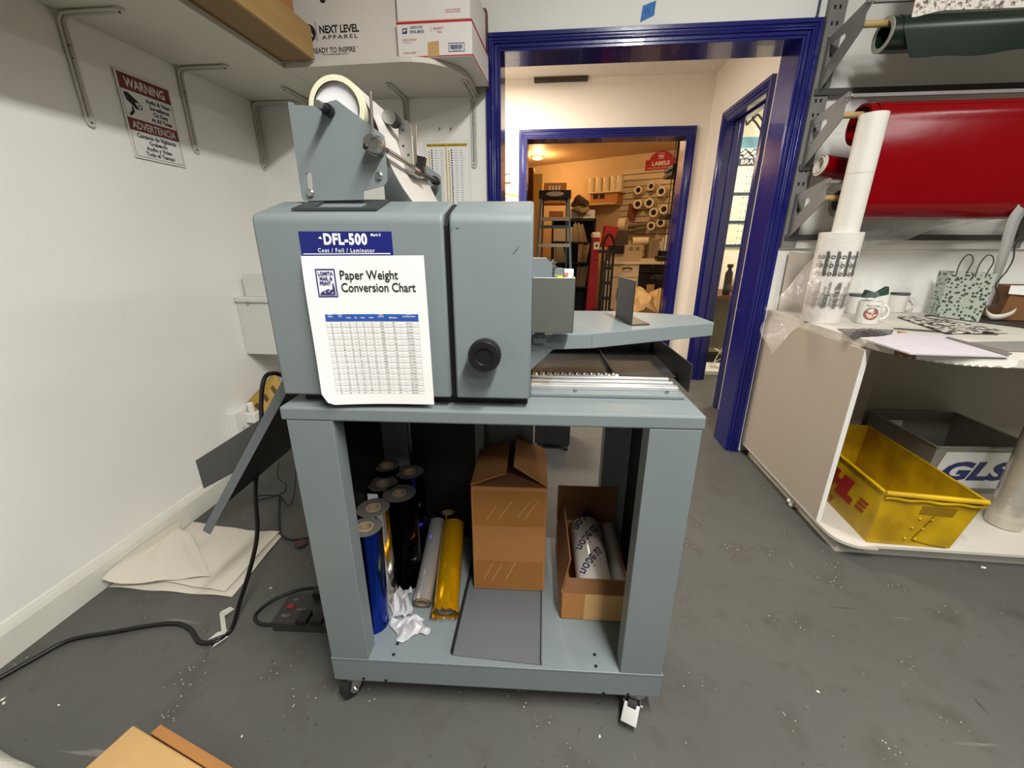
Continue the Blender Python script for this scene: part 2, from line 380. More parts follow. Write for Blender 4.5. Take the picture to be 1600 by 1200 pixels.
p = CY(648,700,CD-.01); q = CY(745,700,CD-.01)
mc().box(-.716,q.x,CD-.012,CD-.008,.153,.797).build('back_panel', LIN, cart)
r = CY(833,690,CD-.02)
b = mc(); b.box(q.x,q.x+.03,CD-.045,CD-.005,.153,.797); b.box(r.x-.03,r.x,CD-.045,CD-.005,.153,.797); b.box(q.x+.03,r.x-.03,CD-.012,CD-.005,.153,.797)
b.build('back_post', GREY, cart, bevel=.002)
WHEEL = M('caster_wheel','#4a4845',.5); RUB = M('rubber','#1c1c1c',.7)
def caster(x, y, yaw, brake=True):
    T = MC @ Matrix.Translation((x,y,0)) @ Matrix.Rotation(yaw,4,'Z')
    root = MB(T).cyl((0,0,.066),(0,0,.0785),.030,n=20).build('caster', STEEL, cart, smooth=40)
    b = MB(T); b.lathe([(.0,-.013),(.024,-.013),(.030,-.010),(.030,.010),(.024,.013),(0,.013)],(.016,0,.030),(0,1,0)); b.build('wheel', RUB, root, smooth=40)
    b = MB(T); 
    for s in (-1,1): b.prism([(-.022,s*.017,.066),(.022,s*.017,.066),(.030,s*.017,.036),(.022,s*.017,.020),(.008,s*.017,.024)],(0,.0022*s,0))
    b.box(-.022,.022,-.018,.018,.062,.066); b.cyl((.016,-.024,.030),(.016,.024,.030),.006,n=12); b.build('fork', STEEL, root, bevel=.0006)
    if brake:
        b = MB(T @ Matrix.Translation((.034,0,.047)) @ Matrix.Rotation(.55,4,'Y')); b.box(-.004,.040,-.019,.019,-.002,.003); b.box(.036,.040,-.019,.019,-.012,.002); b.box(-.004,.03,-.019,-.016,-.01,0); b.box(-.004,.03,.016,.019,-.01,0); b.build('brake_lever', STEEL, root, bevel=.001)
caster(-.050,.030,-2.0); caster(-.775,.035,-2.2, False); caster(-.775,.43,.6,False); caster(-.05,.43,.9,False)

# ================================================================== THE LAMINATING MACHINE
lam = thing('laminating_machine', 'big grey coating, foil and laminating machine standing on the cart', 'machine', MC @ Vector((-.58,.24,.825)))
b = mc(); b.box(-.79,-.335,.045,.44,.8255,.85); b.box(-.335,-.02,.20,.44,.8255,.835); b.build('base', BLACK, lam)
def cover(x0, x1, name):
    pr = [(.017,.845),(.017,1.160)]+[(.035-.018*math.cos(a),1.160+.020*math.sin(a)) for a in (.3,.6,.9,1.2,1.45)]+[(.12,1.2045),(.44,1.2045),(.44,.845)]
    return mc().prism([(x0,y,z) for y,z in pr],(x1-x0,0,0)).build(name, GREY, lam, bevel=.004, smooth=40)
cl = cover(-.817,-.4835,'left_cover'); cr = cover(-.4725,-.330,'right_cover')
mc().prism([(-.484,y,z) for y,z in ((.028,.846),(.028,1.158),(.045,1.177),(.12,1.199),(.43,1.199),(.43,.846))],(.012,0,0)).build('cover_gap', BLACK, lam)
# scuffs on the right cover
for pts in ([(701,362),(708,354),(705,360)],[(711,356),(719,355),(715,358)],[(802,395),(812,383),(808,391)],[(800,397),(803,394),(804,396)]):
    b = mc(); b.poly([(CY(x,y,.0165).x,.0165,CY(x,y,.0165).z) for x,y in pts]); b.build('scuff_mark', M('scuff','#4d5458',.6), cr)
# black knob
k = CY(760,549,.017); b = mc(); b.lathe([(0,0),(.014,0),(.014,.012),(.027,.012),(.0285,.016),(.0285,.036),(.026,.040),(.016,.040),(.0145,.037),(0,.037)],(k.x,.017,k.z),(0,-1,0),36)
for i in range(36):
    a = i*math.pi/18; c = Vector((k.x+.0285*math.cos(a),0,k.z+.0285*math.sin(a))); b.cyl((c.x,.0,c.z),(c.x,-.020,c.z),.0013,n=6)
b.build('knob', BLACK, lam, smooth=35)
# name plate
NB = M('label_blue','#141d6c',.4)
TL, TR, BL = CY(466,361.5,.017), CY(611.5,360.5,.017), CY(475,402,.017)
b = mc(); b.box(TL.x,TR.x,.0163,.0171,TL.z-.052,TL.z); np_ = b.build('name_plate', NB, lam)
LW = M('label_white','#f2f2f0',.6)
def cfront(px,py,d=.0161): p = CY(px,py,d); return MC @ FT((p.x,d,p.z))
b = MB(); b.text('DFL-500', .0245, cfront(506,381.5), off=.0011, space=1.12, w=.077); b.text('Coat / Foil / Laminator', .0095, cfront(497,394), off=.0001, space=1.25, w=.101); b.text('Mark II', .0062, cfront(579,369), off=.0001, w=.017)
T = cfront(474,397.5); b.add([(0,0,0),(.156,.0012,0),(.156,.0028,0),(0,.0014,0)],[(0,1,2,3)],T)
p = CY(497,371.5,.0161); b.add([(0,0,0),(.007,-.002,0),(.0045,.003,0)],[(0,1,2)],cfront(497,372))
b.build('lettering', LW, np_)
# side inlet behind the right cover
IN = M('brushed_dark_steel','#83867f',.40,.75,var=.15,vscale=4,stretch=(1,1,.2))
a0, a1 = CY(834,433,.06), CY(893,519,.06)
b = mc(); b.box(-.330,a1.x+.003,.060,.063,.9665,a0.z); b.box(a1.x,a1.x+.003,.060,.10,.9665,a0.z); b.build('inlet_guard', IN, lam, bevel=.0015)
p0_, p1_ = CY(833,403,.16), CY(862,433,.16)
b = mc(); b.plate([(-.335,.95),(p1_.x,.95),(p1_.x,p0_.z-.012),(p1_.x-.012,p0_.z),(-.335,p0_.z)], FT((0,.19,0)), .05); b.build('inlet_block', GREY, lam, bevel=.002)
p = CY(864,415,.17); b = mc(); b.cyl((p.x,.17,p.z-.04),(p.x,.17,p.z+.012),.003,n=10); b.lathe([(.009,0),(.009,.004),(.005,.006),(.005,.010),(.008,.011),(.008,.014)],(p.x,.17,p.z-.006)); b.build('adjusting_screw', STEEL, lam, smooth=40)
p = CY(863,432,.17); mc().box(p.x-.010,p.x+.010,.16,.19,p.z-.006,p.z).build('screw_foot', BLACK, lam)
p, q = CY(867,420,.19), CY(880,431,.19); b = mc(); b.box(p.x,q.x,.19,.23,.96,p.z); blk = b.build('sensor_block', GREY, lam)
p, q = CY(866,431,.185), CY(879,434,.185); mc().box(p.x,q.x,.184,.189,q.z,p.z).build('yellow_label', M('safety_yellow','#e8df1c',.5), blk)
p, q = CY(882,421,.24), CY(896,432,.24); b = mc(); b.box(p.x,q.x,.24,.27,.96,p.z); lb2 = b.build('label_block', PAPER, lam)
p, q = CY(882,426,.238), CY(888,431,.238); mc().box(p.x,q.x,.238,.240,q.z,p.z).build('red_label', M('orange_ink','#d97a50',.6), lb2)
# feed table
tz = .955
pts = [(-.330,.095),(-.205,.118),(.098,.262),(.090,.360),(-.10,.42),(-.330,.42)]
b = mc(); b.prism([(x,y,tz-.004) for x,y in pts],(0,0,.004))
rim_ = pts[:4]
for i in range(3):
    (x0,y0),(x1,y1) = rim_[i],rim_[i+1]; d = Vector((x1-x0,y1-y0,0)).normalized(); n = Vector((-d.y,d.x,0))*.003
    b.prism([(x0,y0,tz-.002),(x1,y1,tz-.002),(x1+n.x,y1+n.y,tz-.002),(x0+n.x,y0+n.y,tz-.002)],(0,0,-.030))
ft = b.build('feed_table', GREY, lam, bevel=.002)
b = mc(); q = [CY(833,560,.10),CY(871,543,.10),CY(836,572,.10)]
b.prism([(-.331,.098,tz-.02),(-.285,.098,tz-.03),(-.331,.098,tz-.075)],(0,.012,0)); b.build('table_gusset', GREY, lam)
p = CY(843,523,.09); b = mc(); b.plate([(p.x-.012,p.z-.016),(p.x+.013,p.z-.016),(p.x+.013,p.z-.004)]+arc(p.x,p.z,.011,10,170,6)+[(p.x-.012,p.z-.004)], FT((0,.088,0)),.003); b.cyl((p.x,.086,p.z),(p.x,.080,p.z),.005,n=6); b.build('hinge_lug', GREY, lam, bevel=.0008)
# film unwinder on the slope
b = mc(); fpl = [(466,327),(500,314),(608,316),(592,324)]
def slope(x,y): # meet the sloping lid
    o = MCI @ CO; d = (MCI.to_3x3() @ ray(x,y)); k_ = (1.2045-1.182)/(.12-.035)
    t = (1.182+k_*(o.y-.035)-o.z)/(d.z-k_*d.y); return o+d*t
P4 = [slope(466,325), slope(598,323), slope(609,316.5), slope(503,317)]
x0, x1 = P4[0].x, P4[1].x; k_ = (1.2045-1.182)/.085
for (xa,xb,ya,yb_) in ((x0,x1,.038,.050),(x0,x1,.104,.118),(x0,x0+.03,.050,.104),(x1-.03,x1,.050,.104)):
    za, zb = 1.182+k_*(ya-.035), 1.182+k_*(yb_-.035)
    b.hexa([(xa,ya,za),(xb,ya,za),(xb,yb_,zb),(xa,yb_,zb)],[(xa,ya,za+.004),(xb,ya,za+.004),(xb,yb_,zb+.004),(xa,yb_,zb+.004)])
b.build('unwinder_base', DGREY, lam)
FD = .10
outer = [(449.6,159.4),(457.5,159.8),(459,164),(498,165.5),(517,157.6),(525.8,156),(597,209.5),(600,213),(601,220),(605,281),(604,286),(600,290),(567,298.5),(568,312),(477,314),(473.5,312.5),(471.5,309)]
def pl_(L,d): return [(CY(x,y,d).x,CY(x,y,d).z) for x,y in L]
slot = [(478,272),(480.5,269),(484,269),(487,272),(489,300),(488,303),(484,304),(481,301)]
b = mc(); b.plate(pl_(outer,FD), FT((0,FD+.003,0)), .003, [pl_(slot,FD)]); b.build('unwinder_plate', GREY, lam, bevel=.0008)
# far plate, same outline further back
FB = .57
b = mc(); dxx = 0; o2 = [(a,c) for a,c in pl_(outer,FD)]; b.plate(o2, FT((0,FB,0)), .003); b.build('unwinder_plate', GREY, lam, bevel=.0008)
for px,py in ((485.5,302),(592.5,275)): p = CY(px,py,FD); b = mc(); b.lathe([(0,-.004),(.005,-.004),(.007,-.002),(.007,0)],(p.x,FD-.0005,p.z),(0,1,0),18); b.build('bolt', STEEL, lam, smooth=40)
# film roll on its core
c = CY(534,174,FD+.04); R = .051
b = mc(); b.hollow((c.x,FD+.02,c.z),(c.x,FB-.10,c.z),R,R-.010,48); b.mat(1); b.cyl((c.x,FD+.026,c.z),(c.x,FB-.10,c.z),R-.0098,n=40); b.mat(2); b.lathe([(R-.0094,-.001),(R-.0106,-.001),(R-.0106,.002),(R-.0094,.002)],(c.x,FD+.02,c.z),(0,1,0),48,True)
b.build('film_roll', [M('film_edge','#d3d1b4',.4), M('film_core','#d9d8da',.5), INK], lam, smooth=40)
WEB = M('white_film','#bcb7b0',.35,bump=.03,bscale=12)
nip = CY(609,251,.14); g0 = Vector((c.x+R*.80,0,c.z+R*.61))
web = spline([g0, g0*.5+Vector((nip.x,0,nip.z))*.5+Vector((.004,0,.004)), Vector((nip.x,0,nip.z)), Vector((nip.x+.022,0,nip.z-.045)), Vector((nip.x+.042,0,1.2045))],8)
def wf(u,v): i = min(int(v*(len(web)-1)),len(web)-2); t = v*(len(web)-1)-i; p = web[i]*(1-t)+web[i+1]*t; return (p.x, FD+.03+u*(FB-FD-.165), p.z)
b = mc(); b.grid(wf,4,32,.001); b.build('film_web', WEB, lam, smooth=60)
# rods, knobs and the aluminium arm
p = CY(515,174,FD); b = mc(); b.cyl((p.x,FD,p.z),(p.x,FD-.012,p.z),.010,n=20); b.mat(0); b.cyl((p.x,FD-.012,p.z),(p.x,FD-.034,p.z),.0065,n=18); b.mat(1); b.cyl((p.x,FD-.034,p.z),(p.x,FD-.042,p.z),.006,n=18); b.build('core_shaft', [BLACK,STEEL], lam, smooth=40)
p = CY(582.6,225,FD-.02); b = mc(); b.lathe([(0,-.018),(.014,-.018),(.015,-.016),(.015,.006),(.017,.006),(.017,.012),(0,.012)],(p.x,FD-.012,p.z),(0,1,0),30); b.build('tension_hub', STEEL, lam, smooth=40)
hp = p; b = mc(); b.cyl((p.x+.004,FD-.036,p.z+.009),(p.x+.004,FD-.030,p.z+.009),.004,n=12); b.build('hub_screw', STEEL, lam, smooth=40)
b = mc(); b.ball((p.x-.010,FD-.030,p.z-.006),.005,12,(1,.5,1)); b.build('hub_hole', BLACK, lam, smooth=60)
q = CY(579,143,FD-.02); b = mc(); b.cyl((p.x+.001,FD-.02,p.z+.012),(q.x,FD-.02,q.z),.0026,n=12); b.build('tension_lever', STEEL, lam, smooth=40)
p = CY(609,184,.20); b = mc(); b.lathe([(0,0),(.012,0),(.0128,.001),(.0128,.010),(0,.010)],(p.x,.19,p.z),(0,1,0),28); b.build('arm_knob', STEEL, lam, smooth=40)
b = mc(); b.cyl((p.x+.003,.20,p.z),(p.x+.003,.225,p.z-.001),.0125,n=24); b.build('knob_collar', BLACK, lam, smooth=40)
AD = .235
ap = [(622,188),(627,184),(638,190),(642,195),(645,258),(641,266),(634,270),(626,266),(624,250)]
b = mc(); b.plate(pl_(ap,AD), FT((0,AD+.004,0)), .004); 
arm = b.build('swing_arm', ALU, lam, bevel=.001)
for x,y in ((629.5,203),(630,228),(638,242)): p = CY(x,y,AD); b = mc(); b.cyl((p.x,AD-.0006,p.z),(p.x,AD+.0003,p.z),.0025,n=10); b.build('arm_hole', INK, arm)
b = mc(); p, q = CY(644,196,AD+.03), CY(649,256,AD+.03); b.plate(pl_([(643,196),(649,194),(650,254),(646,258)],AD+.04), FT((0,AD+.05,0)), .004); b.build('swing_arm', ALU, lam, bevel=.001)
p = CY(640,257,AD-.004); b = mc(); b.cyl((CY(604,235,FD).x,FD+.002,CY(604,235,FD).z),(p.x,AD-.003,p.z),.0048,n=14); b.build('guide_rod', STEEL, lam, smooth=40)
p = CY(636,264,AD); b = mc(); b.cyl((nip.x+.013,AD-.003,nip.z),(nip.x+.013,AD+.05,nip.z),.011,n=24); b.build('nip_roller', STEEL, lam, smooth=40)
q = CY(681,283,FB-.03); b = mc(); b.cyl((CY(656,270,AD+.06).x,AD+.05,CY(656,270,AD+.06).z),(q.x,FB-.02,q.z),.006,n=16); b.build('guide_rod', M('rod_dark','#26272a',.35), lam, smooth=40)
b = mc(); b.cyl((q.x,FB-.05,q.z),(q.x,FB-.02,q.z),.011,n=18); b.build('rod_bearing', BLACK, lam, smooth=40)
p = CY(656,256,AD+.06); b = mc(); b.prism([(p.x-.008,AD+.05,p.z-.02),(p.x+.012,AD+.05,p.z-.022),(p.x+.010,AD+.05,p.z-.005),(p.x+.014,AD+.05,p.z+.012),(p.x-.006,AD+.05,p.z+.016)],(0,.02,0)); b.build('arm_bracket', BLACK, lam)
# black collecting tray and ball rails behind the front edge
TRAYM = M('black_tray','#2e2c2a',.5)
b = mc(); b.box(-.330,.012,.20,.44,.8355,.840); b.box(.009,.012,.13,.46,.8265,.888); b.box(-.330,.009,.437,.44,.84,.875); b.box(-.142,-.139,.20,.437,.84,.850); b.build('collecting_tray', TRAYM, lam, bevel=.001)
RAIL = M('rail_aluminium','#c9cbca',.3,.55)
for i,(y0,y1,z0,z1) in enumerate(((.086,.112,.8255,.834),(.116,.134,.8255,.842),(.140,.150,.836,.845),(.158,.168,.838,.848))):
    b = mc(); b.box(-.330,-.012-.004*i,y0,y1,z0,z1); b.build('guide_rail', RAIL if i else GREY, lam, bevel=.002)
b = mc(); b.box(-.330,-.13,.172,.192,.836,.846); bs = b.build('ball_strip', RAIL, lam, bevel=.001)
for i in range(12): b = mc(); b.ball((-.325+i*.0165,.182,.8465),.0062,10); b.build('ball_bearing', STEEL, bs, smooth=60)
for x in (-.235,-.045): b = mc(); b.cyl((x,.10,.834),(x,.10,.8385),.0045,n=10); b.build('rail_screw', STEEL, lam, smooth=40)
# exit tray hanging off the left end, sloping down towards the wall
ET = M('exit_tray_grey','#6b7174',.45,var=.08)
y0, y1 = .16, .47
a, c_ = CY(452,590,y0), CY(322,832,y0)
sl = Vector((c_.x-a.x,0,c_.z-a.z)); L_ = sl.length; sl.normalize(); up = Vector((-sl.z,0,sl.x)); up = up if up.x < 0 else -up
b = mc()
def tp(s_,y,u): return Vector((a.x,0,a.z))+sl*s_+up*u+Vector((0,y,0))
b.add([tp(0,y0,-.011),tp(L_,y0,-.011),tp(L_,y0,.011),tp(0,y0,.011),tp(0,y0+.003,-.011),tp(L_,y0+.003,-.011),tp(L_,y0+.003,.011),tp(0,y0+.003,.011)],[(0,1,2,3),(7,6,5,4),(0,4,5,1),(1,5,6,2),(2,6,7,3),(3,7,4,0)])
et = b.build('exit_tray_rail', ET, lam)
b = mc(); Lb = L_*.80
b.add([tp(-.02,y0+.003,-.006),tp(Lb,y0+.003,-.006),tp(Lb,y1,-.006),tp(-.02,y1,-.006),tp(-.02,y0+.003,-.003),tp(Lb,y0+.003,-.003),tp(Lb,y1,-.003),tp(-.02,y1,-.003)],[(3,2,1,0),(4,5,6,7),(0,1,5,4),(1,2,6,5),(2,3,7,6),(3,0,4,7)])
b.build('exit_tray_floor', M('exit_tray_dark','#2a2c2d',.5), lam)
b = mc(); F4 = [CY(305,720,y1),CY(412,652,y1),CY(372,735,y1),CY(318,764,y1)]
b.prism([(p.x,y1,p.z) for p in F4],(0,.003,0)); b.build('exit_tray_fence', M('exit_fence','#4b4c4b',.5), lam, bevel=.004)

# loose black L-shaped stop on the feed table
p0_, p1_ = CZ(986,509,tz), CZ(962,494,tz); hgt = CY(987,439,p0_.y).z-tz
b = mc(); xx = (p0_.x+p1_.x)/2; d_ = (p1_-p0_)
b.hexa([p0_+Vector((-.001,0,.0005)),p0_+Vector((.002,0,.0005)),p1_+Vector((.002,0,.0005)),p1_+Vector((-.001,0,.0005))],[p0_+Vector((-.001,0,hgt)),p0_+Vector((.002,0,hgt)),p1_+Vector((.002,0,hgt)),p1_+Vector((-.001,0,hgt))])
r_ = CZ(1015,508,tz)-p0_
b.hexa([p0_+Vector((.002,0,.0005)),p0_+r_+Vector((0,0,.0005)),p1_+r_*.85+Vector((0,0,.0005)),p1_+Vector((.002,0,.0005))],[p0_+Vector((.002,0,.003)),p0_+r_+Vector((0,0,.003)),p1_+r_*.85+Vector((0,0,.003)),p1_+Vector((.002,0,.003))])
tag(b.build('paper_stop', M('black_steel','#2b2a29',.4)), 'black bent sheet metal stop standing on the grey feed table', 'paper stop')

# paper weight chart taped on the front
b = MB(); BLU = M('table_blue','#2450a0',.6); TINT = M('table_tint','#d8d8d4',.7); LINE = M('table_line','#8f8f90',.7); LOGO = M('logo_purple','#3b2f6e',.6)
PW, PH = .216, .279
b.mat(0); b.grid(lambda u,v: (u*PW, v*PH, 0), 54, 70)
b.mat(1); b.text('Paper Weight', .0225, Matrix.Translation((.064,.2385,.0009)), off=.0003, w=.103); b.text('Conversion Chart', .0225, Matrix.Translation((.064,.2165,.0009)), off=.0003, w=.133)
b.mat(4)
def rect(x0,x1,y0,y1,z=.0006):
    nx, ny = max(1,int((x1-x0)/.004)), max(1,int((y1-y0)/.006)); b.grid(lambda u,v: (x0+(x1-x0)*u, y0+(y1-y0)*v, z), nx, ny)
for x0,x1,y0,y1 in ((.022,.057,.2545,.257),(.022,.057,.207,.2095),(.022,.0245,.207,.257),(.0545,.057,.207,.257)): rect(x0,x1,y0,y1)
b.text('LOMITA', .0088, Matrix.Translation((.0395,.2455,.0009)), ax='CENTER', off=.0004, sx=.82); b.text('MAIL &', .0088, Matrix.Translation((.0395,.2370,.0009)), ax='CENTER', off=.0004, sx=.82); b.text('PRINT', .0088, Matrix.Translation((.0375,.2285,.0009)), ax='CENTER', off=.0004, sx=.82)
for pts in ([(.026,.211),(.053,.211),(.053,.224),(.0515,.232),(.0495,.232),(.049,.222),(.045,.219),(.041,.222),(.036,.219),(.030,.217),(.026,.2135)],):
    b.add([(x,y,.0009) for x,y in pts],[tuple(range(len(pts)))])
b.mat(0)
for x,y in ((.033,.2145),(.040,.2165),(.046,.2135)): b.add([(x,y,.0012),(x+.004,y+.0005,.0012),(x+.002,y+.0025,.0012)],[(0,1,2)])
cols = [0,.111,.203,.29,.353,.443,.535,.654,.795,1.0]; tx0, tx1, ty1, ty0 = .028, .198, .176, .022
b.mat(2); rect(tx0,tx1,ty1-.013,ty1)
nr = 25; rh = (ty1-.013-ty0)/nr
b.mat(3)
for r in range(1,nr,2): rect(tx0,tx1,ty1-.013-(r+1)*rh,ty1-.013-r*rh,.0004)
b.mat(5)
for r in range(nr+1): y = ty1-.013-r*rh; rect(tx0,tx1,y-.00012,y+.00012)
for c_ in cols: x = tx0+c_*(tx1-tx0); rect(x-.00012,x+.00012,ty0,ty1-.013)
heads = ['Bond\nLedger','Offset\nText','Cover','Tag','Index','Points','Caliper\n(inches)','Millimeters','Metric\n(grams/sq. meter)']
b.mat(0)
for i,h in enumerate(heads): b.text(h, .0038, Matrix.Translation((tx0+(cols[i]+cols[i+1])/2*(tx1-tx0),ty1-(.0052 if '\n' in h else .0076),.0010)), ax='CENTER', off=.00008, sx=.86)
b.mat(1); rr = random.Random(3)
base = [16,18,20,24,24,28,29,31,33,35,36,39,40,43,44,47,53,54,58,65,67,72,76,82,105]
for i in range(9):
    L = []
    for r in range(nr):
        k = base[r]
        L.append([str(k),str(int(k*2.53)),str(int(k*1.39)),str(int(k*2.29)),str(int(k*2.05)),'%.1f'%(k*.2),'.%04d'%int(k*2),'.%03d'%int(k*5.1),'%.1f gsm'%(k*3.76)][i])
    for r in range(nr): b.text(L[r], .0037, Matrix.Translation((tx0+(cols[i]+cols[i+1])/2*(tx1-tx0),ty1-.013-(r+.78)*rh,.0009)), ax='CENTER', sx=.9)
cTL, cTR, cBL, cBR = CY(470,400,.0125), CY(662,399,.0125), CY(506,633,-.008), CY(678,633,.004)
def onpaper(p):
    u, v = p.x/PW, p.y/PH
    q = (cBL*(1-u)+cBR*u)*(1-v)+(cTL*(1-u)+cTR*u)*v
    q.y = 0.0125-.015*max(0,1-u*1.35)**2*(1-v**3)*(1.1-.3*math.sin(3*v)) - .006*(1-v)**2 - p.z
    e = max(0,(.10-u)/.10); f = max(0,(.08-v)/.08)
    q.x += .010*f*e; q.z += .006*e*f
    return q
b.warp(onpaper); b.T = None; b.v = [MC @ p for p in b.v]
tag(b.build('paper_chart', [PAPER,INK,BLU,TINT,LOGO,LINE], smooth=60), 'white Paper Weight Conversion Chart sheet taped to the machine front', 'paper chart')
# ================================================================== LEFT WALL, SHELVES, WHAT STANDS ON THEM
SZ = 1.786; SH = M('shelf_white','#c9c6ba',.5,var=.05,vscale=4); SCREW = M('screw_dark','#3b3833',.5,.6)
b = MB(); b.box(XL+.001,-1.105,-1.2,YB-.001,SZ,SZ+.019); 
tag(b.build('wall_shelf', SH, bevel=.002), 'long white shelf board running along the left wall', 'shelf')
b = MB(); o_ = [(-1.103,1.855),(-.62,1.838)]+[(-.62+.225*math.sin(a*math.pi/16),2.063-.225*math.cos(a*math.pi/16)) for a in range(1,9)]+[(-.395,YB-.001),(-1.103,YB-.001)]
b.prism([(x,y,SZ) for x,y in o_],(0,0,.019)); tag(b.build('wall_shelf', SH, bevel=.0015), 'short white shelf board with a rounded front corner on the back wall', 'shelf')
def bracket(name_loc, T, label, grp='white curved shelf brackets'):
    # in T: x = out along the shelf, z = up, y = across; corner at the origin
    b = MB(T); path = [(.006,0,-.29),(.006,0,-.05)]+[(.006+.03*(1-math.cos(a)),0,-.035+.029*math.sin(a)) for a in (.3,.7,1.1,1.4)]+[(.06,0,-.006),(.205,0,-.006)]
    pts = [Vector(p) for p in path]
    for side in (-1,1): b.tube([p+Vector((0,.010*side,0)) for p in pts],.0042,8)
    b.tube(pts,.009,8,flat=.0025)
    b.cyl((.0005,0,-.29),(.009,0,-.29),.0135,n=16); b.cyl((.205,0,-.009),(.205,0,-.0005),.0135,n=16)
    root = b.build('shelf_bracket', SH, smooth=50, loc=T.translation); tag(root, label, 'shelf bracket', grp)
    for z in (-.085,-.118,-.29): MB(T).cyl((.0085 if z>-.2 else .009,0,z),(.0125,0,z),.0032,n=8).build('screw', SCREW, root)
    MB(T).cyl((.205,0,-.0125),(.205,0,-.009),.0032,n=8).build('screw', SCREW, root)
TXW = Matrix(((1,0,0,0),(0,1,0,0),(0,0,1,0),(0,0,0,1)))
for y,lab in ((1.385,'white shelf bracket on the left wall nearest the camera, left of the warning sign'),(1.80,'white shelf bracket on the left wall just right of the warning sign'),(2.225,'white shelf bracket on the left wall close to the room corner')):
    bracket('', Matrix.Translation((XL,y,SZ)), lab)
RB = Matrix.Rotation(-math.pi/2,4,'Z')
for x,lab in ((-1.235,'white shelf bracket under the back shelf, mostly behind the grey film unwinder'),(-.752,'white shelf bracket in the middle under the back wall shelf'),(-.418,'white shelf bracket under the rounded shelf end beside the blue door frame')):
    bracket('', Matrix.Translation((x,YB,SZ)) @ RB, lab)
# warning sign
DRED = M('sign_dark_red','#6e1f26',.45); SWH = M('sign_white','#d6d5cf',.4)
S0 = Vector((XL+.004,1.513,1.419)); SW_, SHH = .213, .272
TS = FT(S0,(0,1,0),(0,0,1)) @ Matrix.Rotation(-.008,4,'Z')
b = MB(TS); b.box(0,SW_,0,SHH,0,.0025); b.mat(1)
def r2(b,x0,x1,y0,y1,z): b.add([(x0,y0,z),(x1,y0,z),(x1,y1,z),(x0,y1,z)],[(0,1,2,3)])
r2(b,.006,SW_-.006,.216,.266,.0028); r2(b,.006,SW_-.006,.090,.129,.0028)
b.mat(2)
for x0,x1,y0,y1 in ((.006,.0075,.006,.216),(SW_-.0075,SW_-.006,.006,.216),(.006,SW_-.006,.006,.0075)): r2(b,x0,x1,y0,y1,.0027)
b.mat(0); b.text('WARNING',.041,Matrix.Translation((SW_/2,.226,.0032)),ax='CENTER',off=.0006,w=.155); b.text('ADVERTENCIA',.034,Matrix.Translation((SW_/2,.097,.0032)),ax='CENTER',off=.0004,w=.175)
b.mat(2)
for i,t in enumerate(('Audio & Video','Surveillance','On Duty','At All Times')): b.text(t,.0185,Matrix.Translation((.146,.194-i*.0192,.003)),ax='CENTER',off=.0006,sx=.9)
for i,t in enumerate(('Camaras de Vigilancia','Grabendo','Audio y Video','Todo el Tiempo')): b.text(t,.0185,Matrix.Translation((SW_/2,.070-i*.0186,.003)),ax='CENTER',off=.0006,sx=.98)
b.add([(.014,.206,.003),(.030,.209,.003),(.072,.182,.003),(.070,.166,.003),(.052,.160,.003),(.020,.184,.003)],[(0,1,2,3,4,5)])
b.add([(.033,.168,.003),(.041,.164,.003),(.041,.150,.003),(.024,.134,.003),(.018,.140,.003),(.033,.154,.003)],[(0,1,2,3,4,5)])
b.mat(0); b.add([(.050,.182,.0034),(.075,.184,.0034),(.083,.164,.0034),(.062,.158,.0034)],[(0,1,2,3)]); b.mat(2)
ring = rim(18,.0085); b.add([(.067+x,.171+y,.0037) for x,y in ring]+[(.067+.6*x,.171+.6*y,.0037) for x,y in ring],[(i,(i+1)%18,18+(i+1)%18,18+i) for i in range(18)])
tag(b.build('warning_sign',[SWH,DRED,INK]), 'red and white WARNING ADVERTENCIA camera sign on the left wall', 'sign')
# boxes on the back shelf
ST = SZ+.0195
def carton(x0,x1,y0,y1,z0,z1,mat): b = MB(); b.box(x0,x1,y0,y1,z0,z1); return b
q = Yp(622,60,1.89); x1 = q.x
b = MB(); b.box(x1-.43,x1,1.89,2.21,ST,ST+.36); nb = b.build('carton', WBOX, bevel=.004); tag(nb,'white apparel carton printed NEXT LEVEL APPAREL on the back shelf','box')
def onbox(px,py,Y): return FT(Yp(px,py,Y-.001))
b = MB(); b.text('NEXT LEVEL',.034,onbox(499,52,1.89),off=.0011,w=.162); b.text('APPAREL',.018,onbox(503.5,61.5,1.89),off=.0002,space=1.3,w=.147); b.text('READY TO INSPIRE',.025,onbox(489,83.5,1.89),off=.0004,w=.176); b.text('TM',.006,onbox(557,75,1.89)); b.text('www.nextlevelapparel.com',.009,onbox(504,86.5,1.89),w=.108)
r2_ = FT(Yp(495.5,65,1.889)); b.add([(0,0,0),(.0022,0,0),(.0022,.066,0),(0,.066,0)],[(0,1,2,3)],r2_)
cc = FT(Yp(482,52,1.889)); b.add([(x,y,0) for x,y in rim(28,.030)],[tuple(range(28))],cc)
b.build('printed_lettering', INK, nb)
b = MB(); b.text('LA',.030,cc @ Matrix.Translation((-.016,-.012,.0008)),off=.0006); b.build('printed_logo', WBOX, nb)
p = Yp(504,-1,1.89); b = MB(); b.cyl((p.x,1.8892,p.z),(p.x,1.8905,p.z),.012,n=16); b.build('handle_hole', INK, nb)  # dark disc stands in for the shade inside the handle hole
